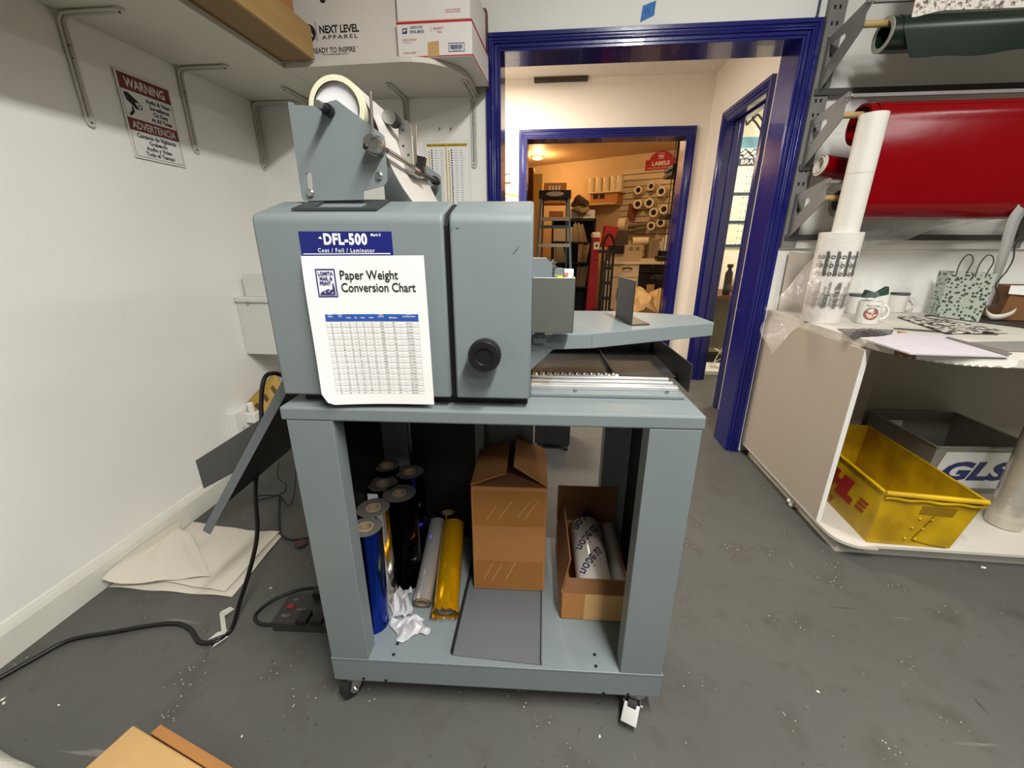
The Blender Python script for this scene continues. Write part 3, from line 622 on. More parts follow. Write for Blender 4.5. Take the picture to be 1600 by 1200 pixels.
# flat rate box, lid and brown flap behind
UY = 1.865; a = Yp(623,91,UY); c_ = Yp(740,88,UY); zt = Yp(680,30,UY).z; e_ = Yp(764,100,2.19)
UB = M('mail_white','#d8d4ce',.5,var=.04)
x0, x1, x2 = a.x, Yp(738,88,UY).x, None
b = MB(); d_ = .02; b.prism([(x0,UY,ST),(x1,UY,ST),(x1+.012,2.19,ST),(x0+.012,2.19,ST)],(0,0,zt-ST)); ub = b.build('mailing_box', UB, bevel=.002); tag(ub,'white Priority Mail box with red stripes on the rounded end of the shelf','box')
b = MB(); 
b.box(x0,x1,UY-.0008,UY-.0003,zt-.011,zt-.003); b.box(x0,x1,UY-.0008,UY-.0003,ST+.002,ST+.006)
b.prism([(x1+.0008,UY,zt-.011),(x1+.0128,2.19,zt-.011),(x1+.0128,2.19,zt-.003),(x1+.0008,UY,zt-.003)],(.0004,0,0)); b.prism([(x1+.0008,UY,ST+.004),(x1+.0128,2.19,ST+.004),(x1+.0128,2.19,ST+.009),(x1+.0008,UY,ST+.009)],(.0004,0,0))
b.build('red_stripe', RED, ub)
def onus(px,py): return FT(Yp(px,py,UY-.0012))
USB = M('mail_blue','#2b3f74',.5)
b = MB(); b.text('UNITED STATES',.011,onus(640.5,45),off=.0002,w=.048); b.text('POSTAL SERVICE',.012,onus(640.5,52),off=.0003,w=.055)
lg = onus(628.5,53); b.add([(0,0,0),(.019,0,0),(.021,.017,0),(.002,.017,0)],[(0,1,2,3)],lg); 
for k in range(2): pass
bc = onus(701,81); 
for (u0,u1,v0,v1) in ((0,.062,0,.002),(0,.062,.026,.028),(0,.002,0,.028),(.060,.062,0,.028)): b.add([(u0,v0,0),(u1,v0,0),(u1,v1,0),(u0,v1,0)],[(0,1,2,3)],bc)
rr = random.Random(5); u = .007
while u < .053: wd = rr.choice((.0008,.0014,.002)); b.add([(u,.008,0),(u+wd,.008,0),(u+wd,.022,0),(u,.022,0)],[(0,1,2,3)],bc); u += wd+rr.choice((.0006,.001))
b.text('9505 5110 0126',.005,bc @ Matrix.Translation((.018,.003,0)),w=.028); b.build('printed_lettering', USB, ub)
b = MB(); b.add([(.004,.004,.0004),(.016,.010,.0004),(.019,.013,.0004),(.005,.0125,.0004)],[(0,1,2,3)],lg); b.build('printed_eagle', UB, ub)
b = MB(); b.text('PRIORITY',.0105,onus(677,46.5),w=.038); b.text('MAIL',.0095,onus(683,51.5),w=.018); b.text('LARGE FLAT RATE BOX',.0085,onus(629,64),w=.055); b.text('FOR DOMESTIC USE',.0045,onus(629.5,67.5),w=.034); b.text('TRACKED • INSURED',.008,onus(630,84.5),w=.052)
l2 = onus(673.5,50); b.add([(0,0,0),(.001,0,0),(.001,.018,0),(0,.018,0)],[(0,1,2,3)],l2); b.build('red_lettering', RED, ub)
b = MB(); b.add([(0,0,0),(.044,.002,0),(.045,.050,0),(.001,.046,0)],[(0,1,2,3)],onus(669,89)); b.build('brown_tape', CARDL, ub)
b = MB(); b.prism([(x0+.004,UY+.004,zt+.001),(x1-.006,UY+.004,zt+.001),(x1+.004,2.17,zt+.001),(x0+.014,2.17,zt+.001)],(0,0,.14)); u2 = b.build('mailing_box', UB, bevel=.002); tag(u2,'upper white mailing box standing on the red striped Priority Mail box','box')
b = MB(); b.text('VISIT US AT USPS.COM',.008,FT(Yp(696,17,UY+.003)),w=.056); b.text('ORDER FREE SUPPLIES ONLINE',.005,FT(Yp(696,20,UY+.003)),w=.056); b.build('red_lettering', RED, u2)
p = Yp(738,50,2.2); q = Yp(760,12,2.2); b = MB(); b.hexa([(x1+.008,2.195,ST),(q.x-.01,2.195,ST),(q.x-.01,2.235,ST),(x1+.008,2.235,ST)],[(x1-.02,2.195,q.z),(q.x,2.195,q.z-.004),(q.x,2.235,q.z-.004),(x1-.02,2.235,q.z)])
tag(b.build('brown_carton', CARDD), 'narrow brown carton behind the white mailing boxes, next to the blue frame','box')
# plywood tray on the long shelf
WOOD = M('plywood','#b08d55',.6,var=.25,vscale=4,stretch=(6,.6,6)); WOODB = M('plywood_bottom','#8a6c42',.65,var=.15,vscale=4)
cr_ = thing('wooden_crate','shallow plywood crate overhanging the front of the left wall shelf','crate',(-1.2,1.3,ST))
cx = Zp(484,88,ST).x; cy_ = 1.845
b = MB(); b.box(-1.48,cx-.012,-.1,cy_,ST,ST+.006); b.build('crate_bottom', WOODB, cr_)
zt2 = Xp(480,37,cx).z
b = MB(); b.box(cx-.012,cx,-.1,cy_,ST,zt2-.0); b.build('crate_side', WOOD, cr_, bevel=.001)
b = MB(); b.box(-1.48,cx-.012,cy_-.012,cy_,ST+.006,zt2); b.build('crate_end', WOOD, cr_, bevel=.001)
b = MB(); b.box(-1.47,cx-.022,.2,1.78,ST+.0065,zt2+.22); tag(b.build('brown_carton', CARD, bevel=.003),'brown carton standing in the plywood crate on the left shelf','box')
# fraction chart, tape, wall plugs on the back wall
b = MB(); p = Yp(665,227,YB-.002); q = Yp(738,218,YB-.002); r_ = Yp(734,318,YB-.002)
cw, chh = .213, .285; T = FT(Vector((p.x,YB-.0008,p.z-chh+.012)))
LAM = M('laminate_sheet','#dfe0da',.2); GOLD = M('chart_gold','#c2a62c',.6)
b = MB(T); b.box(-.012,cw+.012,-.012,chh+.012,-.0004,.0004); b.mat(1); r2(b,0,cw,0,chh,.0007); b.mat(2); r2(b,.004,cw-.004,chh-.020,chh-.006,.001)
for x in (.098,): r2(b,x,x+.005,.0,chh-.024,.001)
b.mat(3); b.text('FRACTION-DECIMAL CONVERSION CHART',.0085,Matrix.Translation((cw/2,chh-.0165,.0013)),ax='CENTER',off=.0002,w=cw-.014)
rr = random.Random(2)
for r in range(22):
    y = chh-.036-r*.0112
    for x0_ in (.012,.112):
        b.mat(2); b.add([(x0_+.003+x,y-.006+yy,.0011) for x,yy in rim(10,.0042)],[tuple(range(10))]); b.mat(4); b.add([(x0_+.017+x,y+yy,.0011) for x,yy in rim(10,.0042)],[tuple(range(10))])
        b.mat(3); b.text('%d/64'%(2*r+1),.0055,Matrix.Translation((x0_+.031,y-.002,.0011)),w=.014); b.text('.%04d'%int((2*r+1)/64*10000),.0055,Matrix.Translation((x0_+.058,y-.002,.0011)),w=.014)
tag(b.build('conversion_chart',[LAM,PAPER,GOLD,INK,M('dot_purple','#4a4160',.6)]),'laminated fraction decimal conversion chart taped on the back wall','wall chart')
TB = M('tape_blue','#2f72b8',.6); b = MB(FT(Yp(1000,35,YB-.0006))); tape=[(0,0,0),(.058,.022,0),(.060,.074,0),(.006,.058,0)]; b.prism(tape,(0,0,.0004)); b.mat(1); b.text('15',.030,Matrix.Translation((.018,.024,.0008)) @ Matrix.Rotation(.35,4,'Z'),off=-.0002,sx=.8)
tag(b.build('blue_tape',[TB,M('pen_ink','#1c3f7c',.7)]),'piece of blue masking tape marked 15 above the blue doorway','tape')
for i,(px,py,lab) in enumerate(((687,201,'left one of two small wall plugs above the conversion chart'),(704.5,201,'right one of two small wall plugs above the conversion chart'))):
    p = Yp(px,py,YB); b = MB(); b.cyl((p.x,YB-.006,p.z),(p.x,YB-.0002,p.z),.0045,n=10); b.tube([(p.x,YB-.006,p.z),(p.x+.001,YB-.012,p.z-.004),(p.x-.001,YB-.012,p.z-.010),(p.x-.004,YB-.008,p.z-.012)],.0016,6); tag(b.build('wall_plug', M('plug_grey','#8a867a',.5)), lab, 'wall plug', 'wall plugs by the chart')
# mailbox in the corner
MBW = M('enamel_white','#cfcec8',.4); y_ = 1.845
mb_ = thing('mailbox','white locked metal mailbox on the left wall behind the machine','mailbox',(XL,y_+.1,.60))
z0 = Xp(385,553,XL).z; 
p1_, p2_ = Yp(365,468,y_), Yp(385,553,y_)
b = MB(); b.box(XL+.001,XL+.36,y_,y_+.22,p2_.z,p1_.z-.012); b.build('body', MBW, mb_, bevel=.003)
b = MB(); b.box(XL+.001,XL+.37,y_-.012,y_+.23,p1_.z-.012,p1_.z+.012); ld = b.build('lid', MBW, mb_, bevel=.005)
p = Yp(388,472.5,y_-.012); b = MB(); b.cyl((p.x,y_-.016,p.z),(p.x,y_-.012,p.z),.006,n=14); b.mat(1); b.box(p.x-.0012,p.x+.0012,y_-.0165,y_-.0155,p.z-.004,p.z+.003); b.build('lock', [STEEL,INK], ld)
p, q = Yp(377,428,y_+.03), Yp(384,463,y_+.03)
b = MB(); b.box(q.x,q.x+.33,y_+.03,y_+.05,p1_.z+.0125,p.z); tag(b.build('board', MBW, bevel=.001),'thin white board standing on the mailbox lid','board')
# outlet and plug low on the left wall
p, q = Xp(371,645,XL+.03), Xp(392,668,XL+.03); yy = p.y
ob = thing('wall_outlet','white wall outlet box low on the left wall behind the exit tray','outlet',(XL,yy,q.z))
b = MB(); b.box(XL+.0005,XL+.04,yy-.035,yy+.10,q.z-.03,p.z+.008); b.build('outlet_body', WHITE, ob, bevel=.004)
for dz in (.02,.05):
    b = MB(); b.box(XL+.0402,XL+.0406,yy+.0,yy+.003,q.z-.03+dz,q.z-.022+dz); b.box(XL+.0402,XL+.0406,yy+.010,yy+.013,q.z-.03+dz,q.z-.022+dz); b.box(XL+.0401,XL+.0403,yy,yy+.013,q.z-.0262+dz,q.z-.0258+dz); b.build('socket_slots', INK, ob)
p = Xp(396,650,XL+.07); b = MB(); b.box(XL+.041,XL+.09,p.y-.02,p.y+.03,p.z-.03,p.z+.02); b.cyl((XL+.066,p.y,p.z+.02),(XL+.066,p.y,p.z+.07),.014,n=14); tag(b.build('white_adapter', WHITE, bevel=.004),'white plug in adapter standing out of the wall outlet','plug')
# yellow striped box leaning behind the tray
YB_ = M('yellow_box','#a8832a',.55); b = MB()
c4 = [Xp(386,634,XL+.05),Xp(402,655,XL+.08),Xp(445,612,XL+.16),Xp(431,583,XL+.12)]
b.prism(c4,(-.03,.04,0)); b.mat(1)
n_ = (c4[1]-c4[0]).cross(c4[3]-c4[0]).normalized(); n_ = -n_ if n_.x < 0 or n_.y > 0 else n_
for k in range(3):
    t = .12+.28*k; a = c4[0].lerp(c4[3],t); d_ = c4[1].lerp(c4[2],t+.06); e1 = c4[0].lerp(c4[3],t+.10); e2 = c4[1].lerp(c4[2],t+.15)
    b.add([v+n_*.002 for v in (a.lerp(d_,.3),a.lerp(d_,.7),e1.lerp(e2,.65),e1.lerp(e2,.3))],[(0,1,2,3)])
tag(b.build('yellow_carton',[YB_,M('print_brown','#4a3212',.6)]),'yellow carton with dark print leaning behind the exit tray','box')
# ---- floor on the left: paper sheets, cords, power strip, scraps
SHEET = M('large_paper','#d3cdbd',.75,var=.06,vscale=3,bump=.05,bscale=6)
def sheet(cs, z, bulge, lab, curl=None):
    c0,c1,c2,c3 = [Vector((x,y,0)) for x,y in cs]
    def f(u,v):
        p = (c0*(1-u)+c1*u)*(1-v)+(c3*(1-u)+c2*u)*v
        h = bulge*math.sin(math.pi*min(1,u*1.1))*math.sin(math.pi*v)*.5+.004*math.sin(9*u+3*v)**2
        if curl and u < .22: h += curl*(1-u/.22)**2; 
        return (max(p.x,XL+.02+.0*u), p.y, z+h)
    b = MB(); b.grid(f,26,16,.0006); tag(b.build('paper_sheet', SHEET, smooth=60), lab, 'paper', 'large paper sheets on the floor')
G = lambda x,y: (Zp(x,y,.006).x, Zp(x,y,.006).y)
sheet([G(160,915),G(362,931),G(441,835),G(282,812)],.0012,.004,'bottom large off-white paper sheet lying on the floor by the left wall')
sheet([G(196,900),G(352,926),G(437,832),G(335,830)],.010,.012,'broad off-white paper sheet on top, buckled, under the exit tray end')
sheet([G(166,922),G(330,905),G(300,840),G(262,822)],.020,.008,'creased off-white paper sheet on the left with its edge against the baseboard',.035)
CORD = M('cord_black','#0d0d0e',.45)
def cordobj(pts, r, lab, n=8, name='loose_cable', par=None):
    b = MB(); b.tube(spline(pts,n),r,8); o = b.build('power_cord' if par else name, CORD, par, smooth=60)
    return o if par else tag(o, lab, 'cord')
pts = [Yp(448,590,1.12),Yp(428,583,1.10),Yp(413,592,1.06),Yp(408,630,1.03),Yp(409,690,.99),Yp(399,760,.96),Yp(402,830,.93),Yp(393,880,.90),Yp(375,940,.885),Zp(362,982,.008),Zp(340,1001,.008),Zp(312,1003,.008),Zp(298,984,.008),Zp(275,974,.008),Zp(230,978,.008),Zp(180,987,.008),Zp(110,1000,.008),Zp(50,1031,.008),Zp(-40,1082,.008)]
cordobj(pts,.0065,'',par=lam)
pts = [Zp(436,722,.06),Zp(434,745,.05),Zp(447,758,.05),Zp(440,771,.02),Zp(400,782,.01),Zp(402,775,.01),Zp(435,775,.01),Zp(452,790,.01),Zp(460,770,.03),Zp(462,740,.05),Zp(464,720,.06)]
cordobj(pts,.0028,'thin black cable tangle on the floor behind the front left cart leg')
pts = [Zp(437,775,.006),Zp(436,810,.006),Zp(438,832,.006),Zp(450,842,.006),Zp(470,842,.006),Zp(500,836,.006)]
cordobj(pts,.0042,'black cable lying on the floor beside the paper sheets and cart leg')
b = MB(); p = Zp(470,848,.012); b.lathe([(0,0),(.02,0),(.024,.006),(.022,.012),(0,.013)],(p.x,p.y,0),n=18); b.mat(1); b.text('DRY',.014,Matrix.Translation((p.x-.013,p.y-.004,.0135)),off=.0002,w=.026)
tag(b.build('round_tin',[M('tin_dark','#3a2a2a',.4),RED]),'small dark round tin with red print behind the cart leg','tin')
T = Matrix.Translation(Zp(482,965,.0)) @ Matrix.Rotation(.06,4,'Z')
ps = thing('power_strip','dark grey power strip lying partly under the cart by the left leg','power strip',T.translation)
PSM = M('strip_plastic','#2e2b28',.5)
b = MB(T); b.box(-.085,.16,-.055,.055,0,.042); b.build('housing', PSM, ps, bevel=.008)
b = MB(T); b.box(-.060,-.040,-.008,.010,.042,.045); b.build('switch', M('switch_red','#7a1620',.3), ps, bevel=.002)
b = MB(T); b.text('RESET',.012,Matrix.Translation((-.062,-.036,.0424)),w=.026); b.text('SURGE',.010,Matrix.Translation((-.028,-.012,.0424)),w=.03); b.text('ON',.012,Matrix.Translation((-.058,.024,.0424)),w=.016); b.build('lettering', M('strip_print','#8d867c',.6), ps)
for i,(x,y) in enumerate(((.0,-.053),(.045,-.053),(.005,.030))):
    b = MB(T); b.box(x,x+.034,y,y+.026,.0425,.068) if y>0 else b.box(x,x+.036,y-.012,y+.028,.0425,.062); tag(b.build('plug', BLACK, bevel=.003),('black plug nearest the switch of the power strip','black plug second from the switch of the power strip','black plug at the back edge of the power strip')[i],'plug','plugs in the power strip')
pts = [Zp(505,918,.012),Zp(470,921,.010),Zp(430,936,.010),Zp(402,957,.010),Zp(400,970,.010),Zp(415,976,.014),Zp(436,973,.022)]
cordobj(pts,.0052,'',par=ps)
SCR = M('scrap_film','#cfcdc4',.3,alpha=.75)
for i,(pts,lab) in enumerate((([(343,958),(350,956),(354,985),(346,986)],'longest clear tape scrap on the floor beside the black cord'),([(325,1000),(340,988),(356,984),(352,990)],'clear tape scrap under the lowest bend of the black cord'),([(332,1012),(342,996),(358,994),(345,1003)],'clear tape scrap just below the bend of the black cord'),([(344,956),(360,948),(366,952),(352,962)],'clear tape scrap bent over the top of the longest one'))):
    b = MB(); b.prism([Zp(x,y,.002+.004*(k%2)+.001*i) for k,(x,y) in enumerate(pts)],(0,0,.0008)); tag(b.build('tape_scrap', SCR), lab, 'tape scrap', 'clear tape scraps by the cord')
CHIP = M('paper_chip','#d9d6cc',.7)
for i,(x,y,s_,lab) in enumerate(((92,1102,5,'small white paper chip on the bare floor left of the carton'),(4,1093,8,'white paper chip at the far left edge of the floor'),(6,1099,7,'second white paper chip at the far left floor edge, nearer the camera'),(423,919,5,'white chip on the floor between paper sheets and power strip'),(378,1151,5,'white chip on the floor right of the brown carton'),(1537,887,9,'white paper chip on the floor below the film roll'),(937,1151,6,'white chip on the floor left below the right caster'),(1278,1081,6,'white chip on the open floor right of the cart'))):
    p = Zp(x,y,0); q = Zp(x+s_,y,0); r = (q-p).length/2; an = i*1.3; b = MB()
    b.prism([(p.x+r*math.cos(an+t)*k_,p.y+r*math.sin(an+t)*k_,.0003) for t,k_ in ((0,1),(1.7,.5),(3,1),(4.6,.6))],(0,0,.0012)); tag(b.build('paper_chip', CHIP), lab, 'paper chip')
# cartons at the bottom edge
c0 = Zp(212,1133,.16); z_ = .16
A = Zp(208,1132,z_); Bq = Zp(345,1215,z_); Cq = Zp(120,1215,z_)
e1 = (Bq-A).normalized(); e2 = Vector((-e1.y,e1.x,0)); e2 = e2 if e2.dot(Cq-A) > 0 else -e2
bc_ = thing('brown_carton','brown cardboard carton on the floor cut by the bottom photo edge','box',(A+e1*.15+e2*.12)*1+Vector((0,0,-z_)))
g = lambda u,v,z: A+e1*u+e2*v+Vector((0,0,z-z_))
b = MB(); b.hexa([g(0,0,0),g(.30,0,0),g(.30,.24,0),g(0,.24,0)],[g(0,0,z_),g(.30,0,z_),g(.30,.24,z_),g(0,.24,z_)]); b.build('body', CARDL, bc_, bevel=.004)
b = MB(); b.hexa([g(.05,-.014,.02),g(.30,-.010,.02),g(.30,-.002,.02),g(.05,-.003,.02)],[g(.05,-.022,z_-.004),g(.30,-.022,z_-.008),g(.30,-.002,z_-.004),g(.05,-.003,z_-.002)]); b.build('flap', CARD, bc_, bevel=.001)
b = MB(); b.add([g(.02,.10,z_+.0006),g(.12,.235,z_+.0006),g(.02,.239,z_+.0006),g(.002,.15,z_+.0006)],[(0,1,2,3)]); b.build('packing_tape', M('tape_tan','#b58f4a',.35), bc_)
p = Zp(0,1150,.0); 
def bag(u,v):
    x = -1.47+u*.43; y = .26+v*(.285-.075*u); e = min(1,min(v,1-v)*7)*min(1,min(u,1-u)*8)
    return (x,y,.003+.055*math.sqrt(max(e,0))+.004*math.sin(23*u)*math.sin(17*v))
b = MB(); b.grid(bag,40,24,.002); tag(b.build('padded_bag', M('fabric_white','#d4d2c6',.8,bump=.3,bscale=80), smooth=60),'soft white padded bag on the floor at the bottom left corner','bag')
# ================================================================== WHAT STANDS IN THE CART
BZ = .1535
ENDG = M('roll_end_grey','#54504a',.6); CORE = M('core_card','#8f7a62',.8)
FOILM = {}
def foil(nm, hexc, rough=.14, metal=1): 
    if nm not in FOILM: FOILM[nm] = M('foil_'+nm, hexc, rough, metal, bump=.12, bscale=7, stretch=(4,4,.7))
    return FOILM[nm]
def foilroll(base, axis, L, r, mat, lab, grp='foil rolls on the cart shelf', ragged=False, name='foil_roll'):
    base = Vector(base); axis = Vector(axis).normalized(); W = MC.to_3x3()
    b = mc(); b.lathe([(r,0),(r,L)], base, axis, 40); body = b.build(name, mat, smooth=50, loc=MC @ base)
    tag(body, lab, 'foil roll', grp)
    b = mc(); b.lathe([(r-.0002,L-.0015),(r-.0005,L-.001),(.020,L-.001),(.020,L-.06),(.0,L-.06)], base, axis, 36); b.build('roll_end', ENDG, body, smooth=40)
    b = mc(); b.lathe([(r-.0002,.0015),(r-.0005,.001),(.020,.001),(.020,.06),(.0,.06)], base, axis, 36); b.build('roll_end', ENDG, body, smooth=40)
    for h0,h1 in ((L-.05,L+.001),(-.001,.05)): b = mc(); b.lathe([(.0195,h0),(.0195,h1),(.0155,h1),(.0155,h0)], base, axis, 28, True); b.build('core', CORE, body, smooth=40)
    if ragged:
        b = mc(); a,u,w_ = frame(axis); rr = random.Random(4); V = []; n = 44
        for i in range(n):
            t = 2*math.pi*i/n; d_ = u*math.cos(t)+w_*math.sin(t); V += [base+a*.012+d_*(r+.0006), base-a*(.002+.010*rr.random())+d_*(r+.002+.004*rr.random())]
        b.add(V,[(2*i,2*((i+1)%n),2*((i+1)%n)+1,2*i+1) for i in range(n)]); b.build('loose_edge', mat, body, smooth=30)
    return body
RL = .3075; ZT = BZ+RL
def standing(px,py,r,mat,lab,zt=ZT,tilt=(0,0)):
    p = CZ(px,py,zt); ax = Vector((tilt[0],tilt[1],1)).normalized(); L = (zt-BZ)/ax.z-.001
    base = p-ax*L; foilroll(base, ax, L, r, mat, lab)
    return base
standing(571,823,.040,foil('blue','#16389c',.2),'blue foil roll standing by the left front cart leg',tilt=(.03,0.02))
standing(583,793,.043,foil('silver','#c9c4bc'),'silver foil roll standing right behind the blue one')
standing(624,770,.046,foil('black','#0c0b0c',.08),'glossy black foil roll standing at the front of the group')
standing(598,755,.043,foil('black','#0c0b0c',.08),'black foil roll with a small white label behind the silver one')
standing(640,737,.043,foil('navy','#14185e',.12),'dark blue foil roll standing behind the glossy black one')
b_ = standing(604,727,.038,foil('black','#0c0b0c',.08),'black foil roll far back at the left side of the cart',zt=ZT+.02)
standing(628,704,.040,foil('gold','#b8860f',.15),'gold foil roll standing farthest back in the cart',zt=ZT+.02)
p = CZ(598,755,ZT); b = mc(); b.box(p.x-.03,p.x+.0,p.y-.0445,p.y-.0435,ZT-.03,ZT-.008); lab_ = b.build('white_label', PAPER, bpy.data.objects['foil_roll.003'])
# leaning rolls: foot towards us
def leaning(px,py,phi,dx_,r,mat,lab,**k):
    zc = BZ+.001+r*math.sin(phi); base = CZ(px,py,zc); ax = Vector((dx_,math.sin(phi),math.cos(phi)))
    return foilroll(base, ax, RL, r, mat, lab, 'leaning foil rolls', **k)
def lying(base, phi, d_, r, mat, lab, L=.262, **k): return foilroll(base, Vector((d_,math.sin(phi),math.cos(phi))), L, r, mat, lab, 'lying foil rolls', **k)
lying((-.548,.120,.1885),1.22,-.08,.034,foil('bright_gold','#dba40c',.16,.72),'bright gold foil roll lying with its ragged round end towards the camera',ragged=True)
lying((-.621,.150,.1805),1.27,-.03,.026,foil('bright_silver','#d2cfca',.16,.75),'thin silver foil roll lying left of the bright gold one, round end towards the camera')
zt_ = CY(691,797,.435).z; lying((-.600,.405,zt_-.11),.22,0,.024,foil('gold','#a87c14',.2),'short dull gold foil roll propped up behind the two lying rolls',L=.11)
# crumpled white plastic film
PLB = M('white_poly','#bcbcbd',.35,alpha=.8,bump=.4,bscale=30)
def crumple(P4_, h, seed, lab):
    q = [CZ(x,y,BZ) for x,y in P4_]; rr = random.Random(seed); ph = [rr.uniform(0,6) for _ in range(6)]
    def f(u,v):
        p = (q[0]*(1-u)+q[1]*u)*(1-v)+(q[3]*(1-u)+q[2]*u)*v
        p.z = BZ+.002+h*abs(math.sin(5*u+ph[0])*math.sin(4*v+ph[1])+.4*math.sin(13*u+9*v+ph[2]))*(.4+.6*math.sin(math.pi*u)*math.sin(math.pi*v))
        p.x += .006*math.sin(9*v+ph[3]); p.y += .006*math.sin(8*u+ph[4]); return p
    b = mc(); b.grid(f,22,22,.0006); tag(b.build('plastic_wrapper', PLB, smooth=40), lab, 'plastic wrapper', 'white plastic wrappers on the cart shelf')
crumple([(608,968),(660,965),(674,990),(622,1005)],.018,1,'white plastic wrapper crumpled in front on the cart shelf')
crumple([(612,925),(640,920),(642,962),(612,968)],.035,2,'white plastic wrapper behind, at the foot of the silver foil roll')
# grey tray with the brown carton on it
TRG = M('tray_grey','#5d6062',.45); t4 = [CZ(706,1024,BZ),CZ(847,1040,BZ),CZ(849,918,BZ),CZ(738,905,BZ)]
t4[2] = Vector((t4[1].x+.010,.455,BZ)); t4[3] = Vector((t4[0].x+.012,.455,BZ))
tr = thing('metal_tray','flat grey sheet metal tray under the tall brown carton in the cart','tray',MC @ Vector((-.4,.2,BZ)))
b = mc(); b.prism(t4,(0,0,.0025)); b.build('tray_floor', TRG, tr)
b = mc(); b.hexa([t4[0],t4[0]+Vector((.003,0,0)),t4[3]+Vector((.003,0,0)),t4[3]],[p+Vector((d_,0,.022)) for p,d_ in ((t4[0],0),(t4[0],.003),(t4[3],.003),(t4[3],0))]); b.build('tray_rim', BLACK, tr)
b = mc(); b.hexa([t4[1]-Vector((.003,0,0)),t4[1],t4[2],t4[2]-Vector((.003,0,0))],[p+Vector((0,0,.014)) for p in (t4[1]-Vector((.003,0,0)),t4[1],t4[2],t4[2]-Vector((.003,0,0)))]); b.build('tray_rim', TRG, tr)
bxz = BZ+.004; fy = .232; L0, L1 = CY(740,900,fy).x, CY(851,900,fy).x; tz_ = CY(740,759,fy).z; by = .445
tb = thing('brown_carton','tall brown carton with half open top flaps in the middle of the cart','box',MC @ Vector(((L0+L1)/2,.34,bxz)))
b = mc(); b.box(L0,L1,fy,by,bxz,tz_-.003); b.build('body', CARD, tb, bevel=.003)
b = mc(); b.prism([(L0+.003,fy+.002,tz_-.0028),(L1-.003,fy+.002,tz_-.0028),(L1-.003,by-.002,tz_-.0028),(L0+.003,by-.002,tz_-.0028)],(0,0,.002)); b.build('inner_flap', CARDD, tb)
mid = (L0+L1)/2
for x0,x1,h,n_ in ((L0,mid-.008,.032,0),(L1,mid+.012,.055,1)):
    b = mc(); b.hexa([(x0,fy+.002,tz_),(x1,fy+.012,tz_+h),(x1,by-.01,tz_+h),(x0,by-.002,tz_)],[(x0,fy+.002,tz_+.003),(x1,fy+.012,tz_+h+.003),(x1,by-.01,tz_+h+.003),(x0,by-.002,tz_+.003)]); b.build('top_flap', CARD, tb)
TAPE = M('clear_tape','#9a672f',.22,var=.1)
b = mc(); zz = tz_-bxz
for z0,z1 in ((.0,.30),(.62,.96)): b = mc(); b.box(L0+.006,L1-.006,fy-.0009,fy-.0002,bxz+zz*z0+.008,bxz+zz*z1); b.build('tape_strip', TAPE, tb)
SCL = M('wrinkle_light','#cdb391',.4); 
for (x0,y0,x1,y1) in ((775,790,760,812),(800,783,778,812),(828,785,808,808),(842,782,818,812),(770,880,756,905),(785,880,768,908),(806,878,790,906)):
    p, q = CY(x0,y0,fy), CY(x1,y1,fy); b = mc()
    d_ = .0006; b.add([(p.x-d_,fy-.0012,p.z),(p.x+d_,fy-.0012,p.z),(q.x+d_,fy-.0012,q.z),(q.x-d_,fy-.0012,q.z)],[(0,1,2,3)]); b.build('tape_wrinkle', SCL, tb)
# low open carton with wrapped rolls
c0x, c1x, cy0, cy1 = CY(876,960,.142).x, -.048, .145, .425; zf = CY(880,928,.142).z
oc = thing('open_carton','low open brown carton with film rolls at the right in the cart','box',MC @ Vector(((c0x+c1x)/2,.28,BZ)))
b = mc(); t_ = .004; b.box(c0x,c1x,cy0,cy1,BZ,BZ+t_); b.box(c0x,c0x+t_,cy0,cy1,BZ,zf); b.box(c1x-t_,c1x,cy0,cy1,BZ,zf); b.box(c0x,c1x,cy0,cy0+t_,BZ,zf); b.box(c0x,c1x,cy1-t_,cy1,BZ,zf+.02); b.build('body', CARD, oc, bevel=.001)
b = mc(); z2 = CY(880,904,.16).z
b.hexa([(c0x+.004,cy0,zf),(c1x-.004,cy0,zf),(c1x-.004,cy0+.004,zf),(c0x+.004,cy0+.004,zf)],[(c0x+.012,cy0+.016,z2),(c1x-.004,cy0+.014,z2),(c1x-.004,cy0+.018,z2),(c0x+.012,cy0+.020,z2)]); b.build('front_flap', CARDD, oc)
b = mc(); b.hexa([(c0x,cy0+.01,zf),(c0x+.004,cy0+.01,zf),(c0x+.004,cy1,zf),(c0x,cy1,zf)],[(c0x+.02,cy0+.03,zf+.085),(c0x+.024,cy0+.03,zf+.085),(c0x+.022,cy1,zf+.10),(c0x+.018,cy1,zf+.10)]); lf = b.build('side_flap', CARDD, oc)
b = mc(); zb = CY(900,760,cy1).z; b.box(c0x,c1x,cy1+.001,cy1+.005,zf+.02,zb); b.build('back_flap', CARDD, oc)
b = mc(); p, q = CY(914,928,cy0-.001), CY(975,970,cy0-.001); b.box(p.x,min(q.x,c1x),cy0-.0012,cy0-.0003,BZ+.002,zf-.002); b.build('tape_strip', CARDL, oc)
ax = Vector((-.010,.28,.055)); r_ = .049; s0 = Vector((CY(932,906,.19).x,.180,BZ+.058)); L = .235
b = mc(); b.lathe([(0,0),(.034,.0),(r_,.004),(r_,L-.006),(r_-.006,L),(0,L)], s0, ax, 40); fr = b.build('film_roll', FILMW, smooth=50); tag(fr,'white wrapped film roll with purple lettering lying in the low carton','film roll')
b = MB(); a_,u_,w_ = frame(ax)
for k,h in enumerate((.045,.125,.200)): b.text('nobelus',.048,Matrix.Translation((h-.0,-.05,0)) @ Matrix.Rotation(.75,4,'Z'),off=.0006,w=.10); 
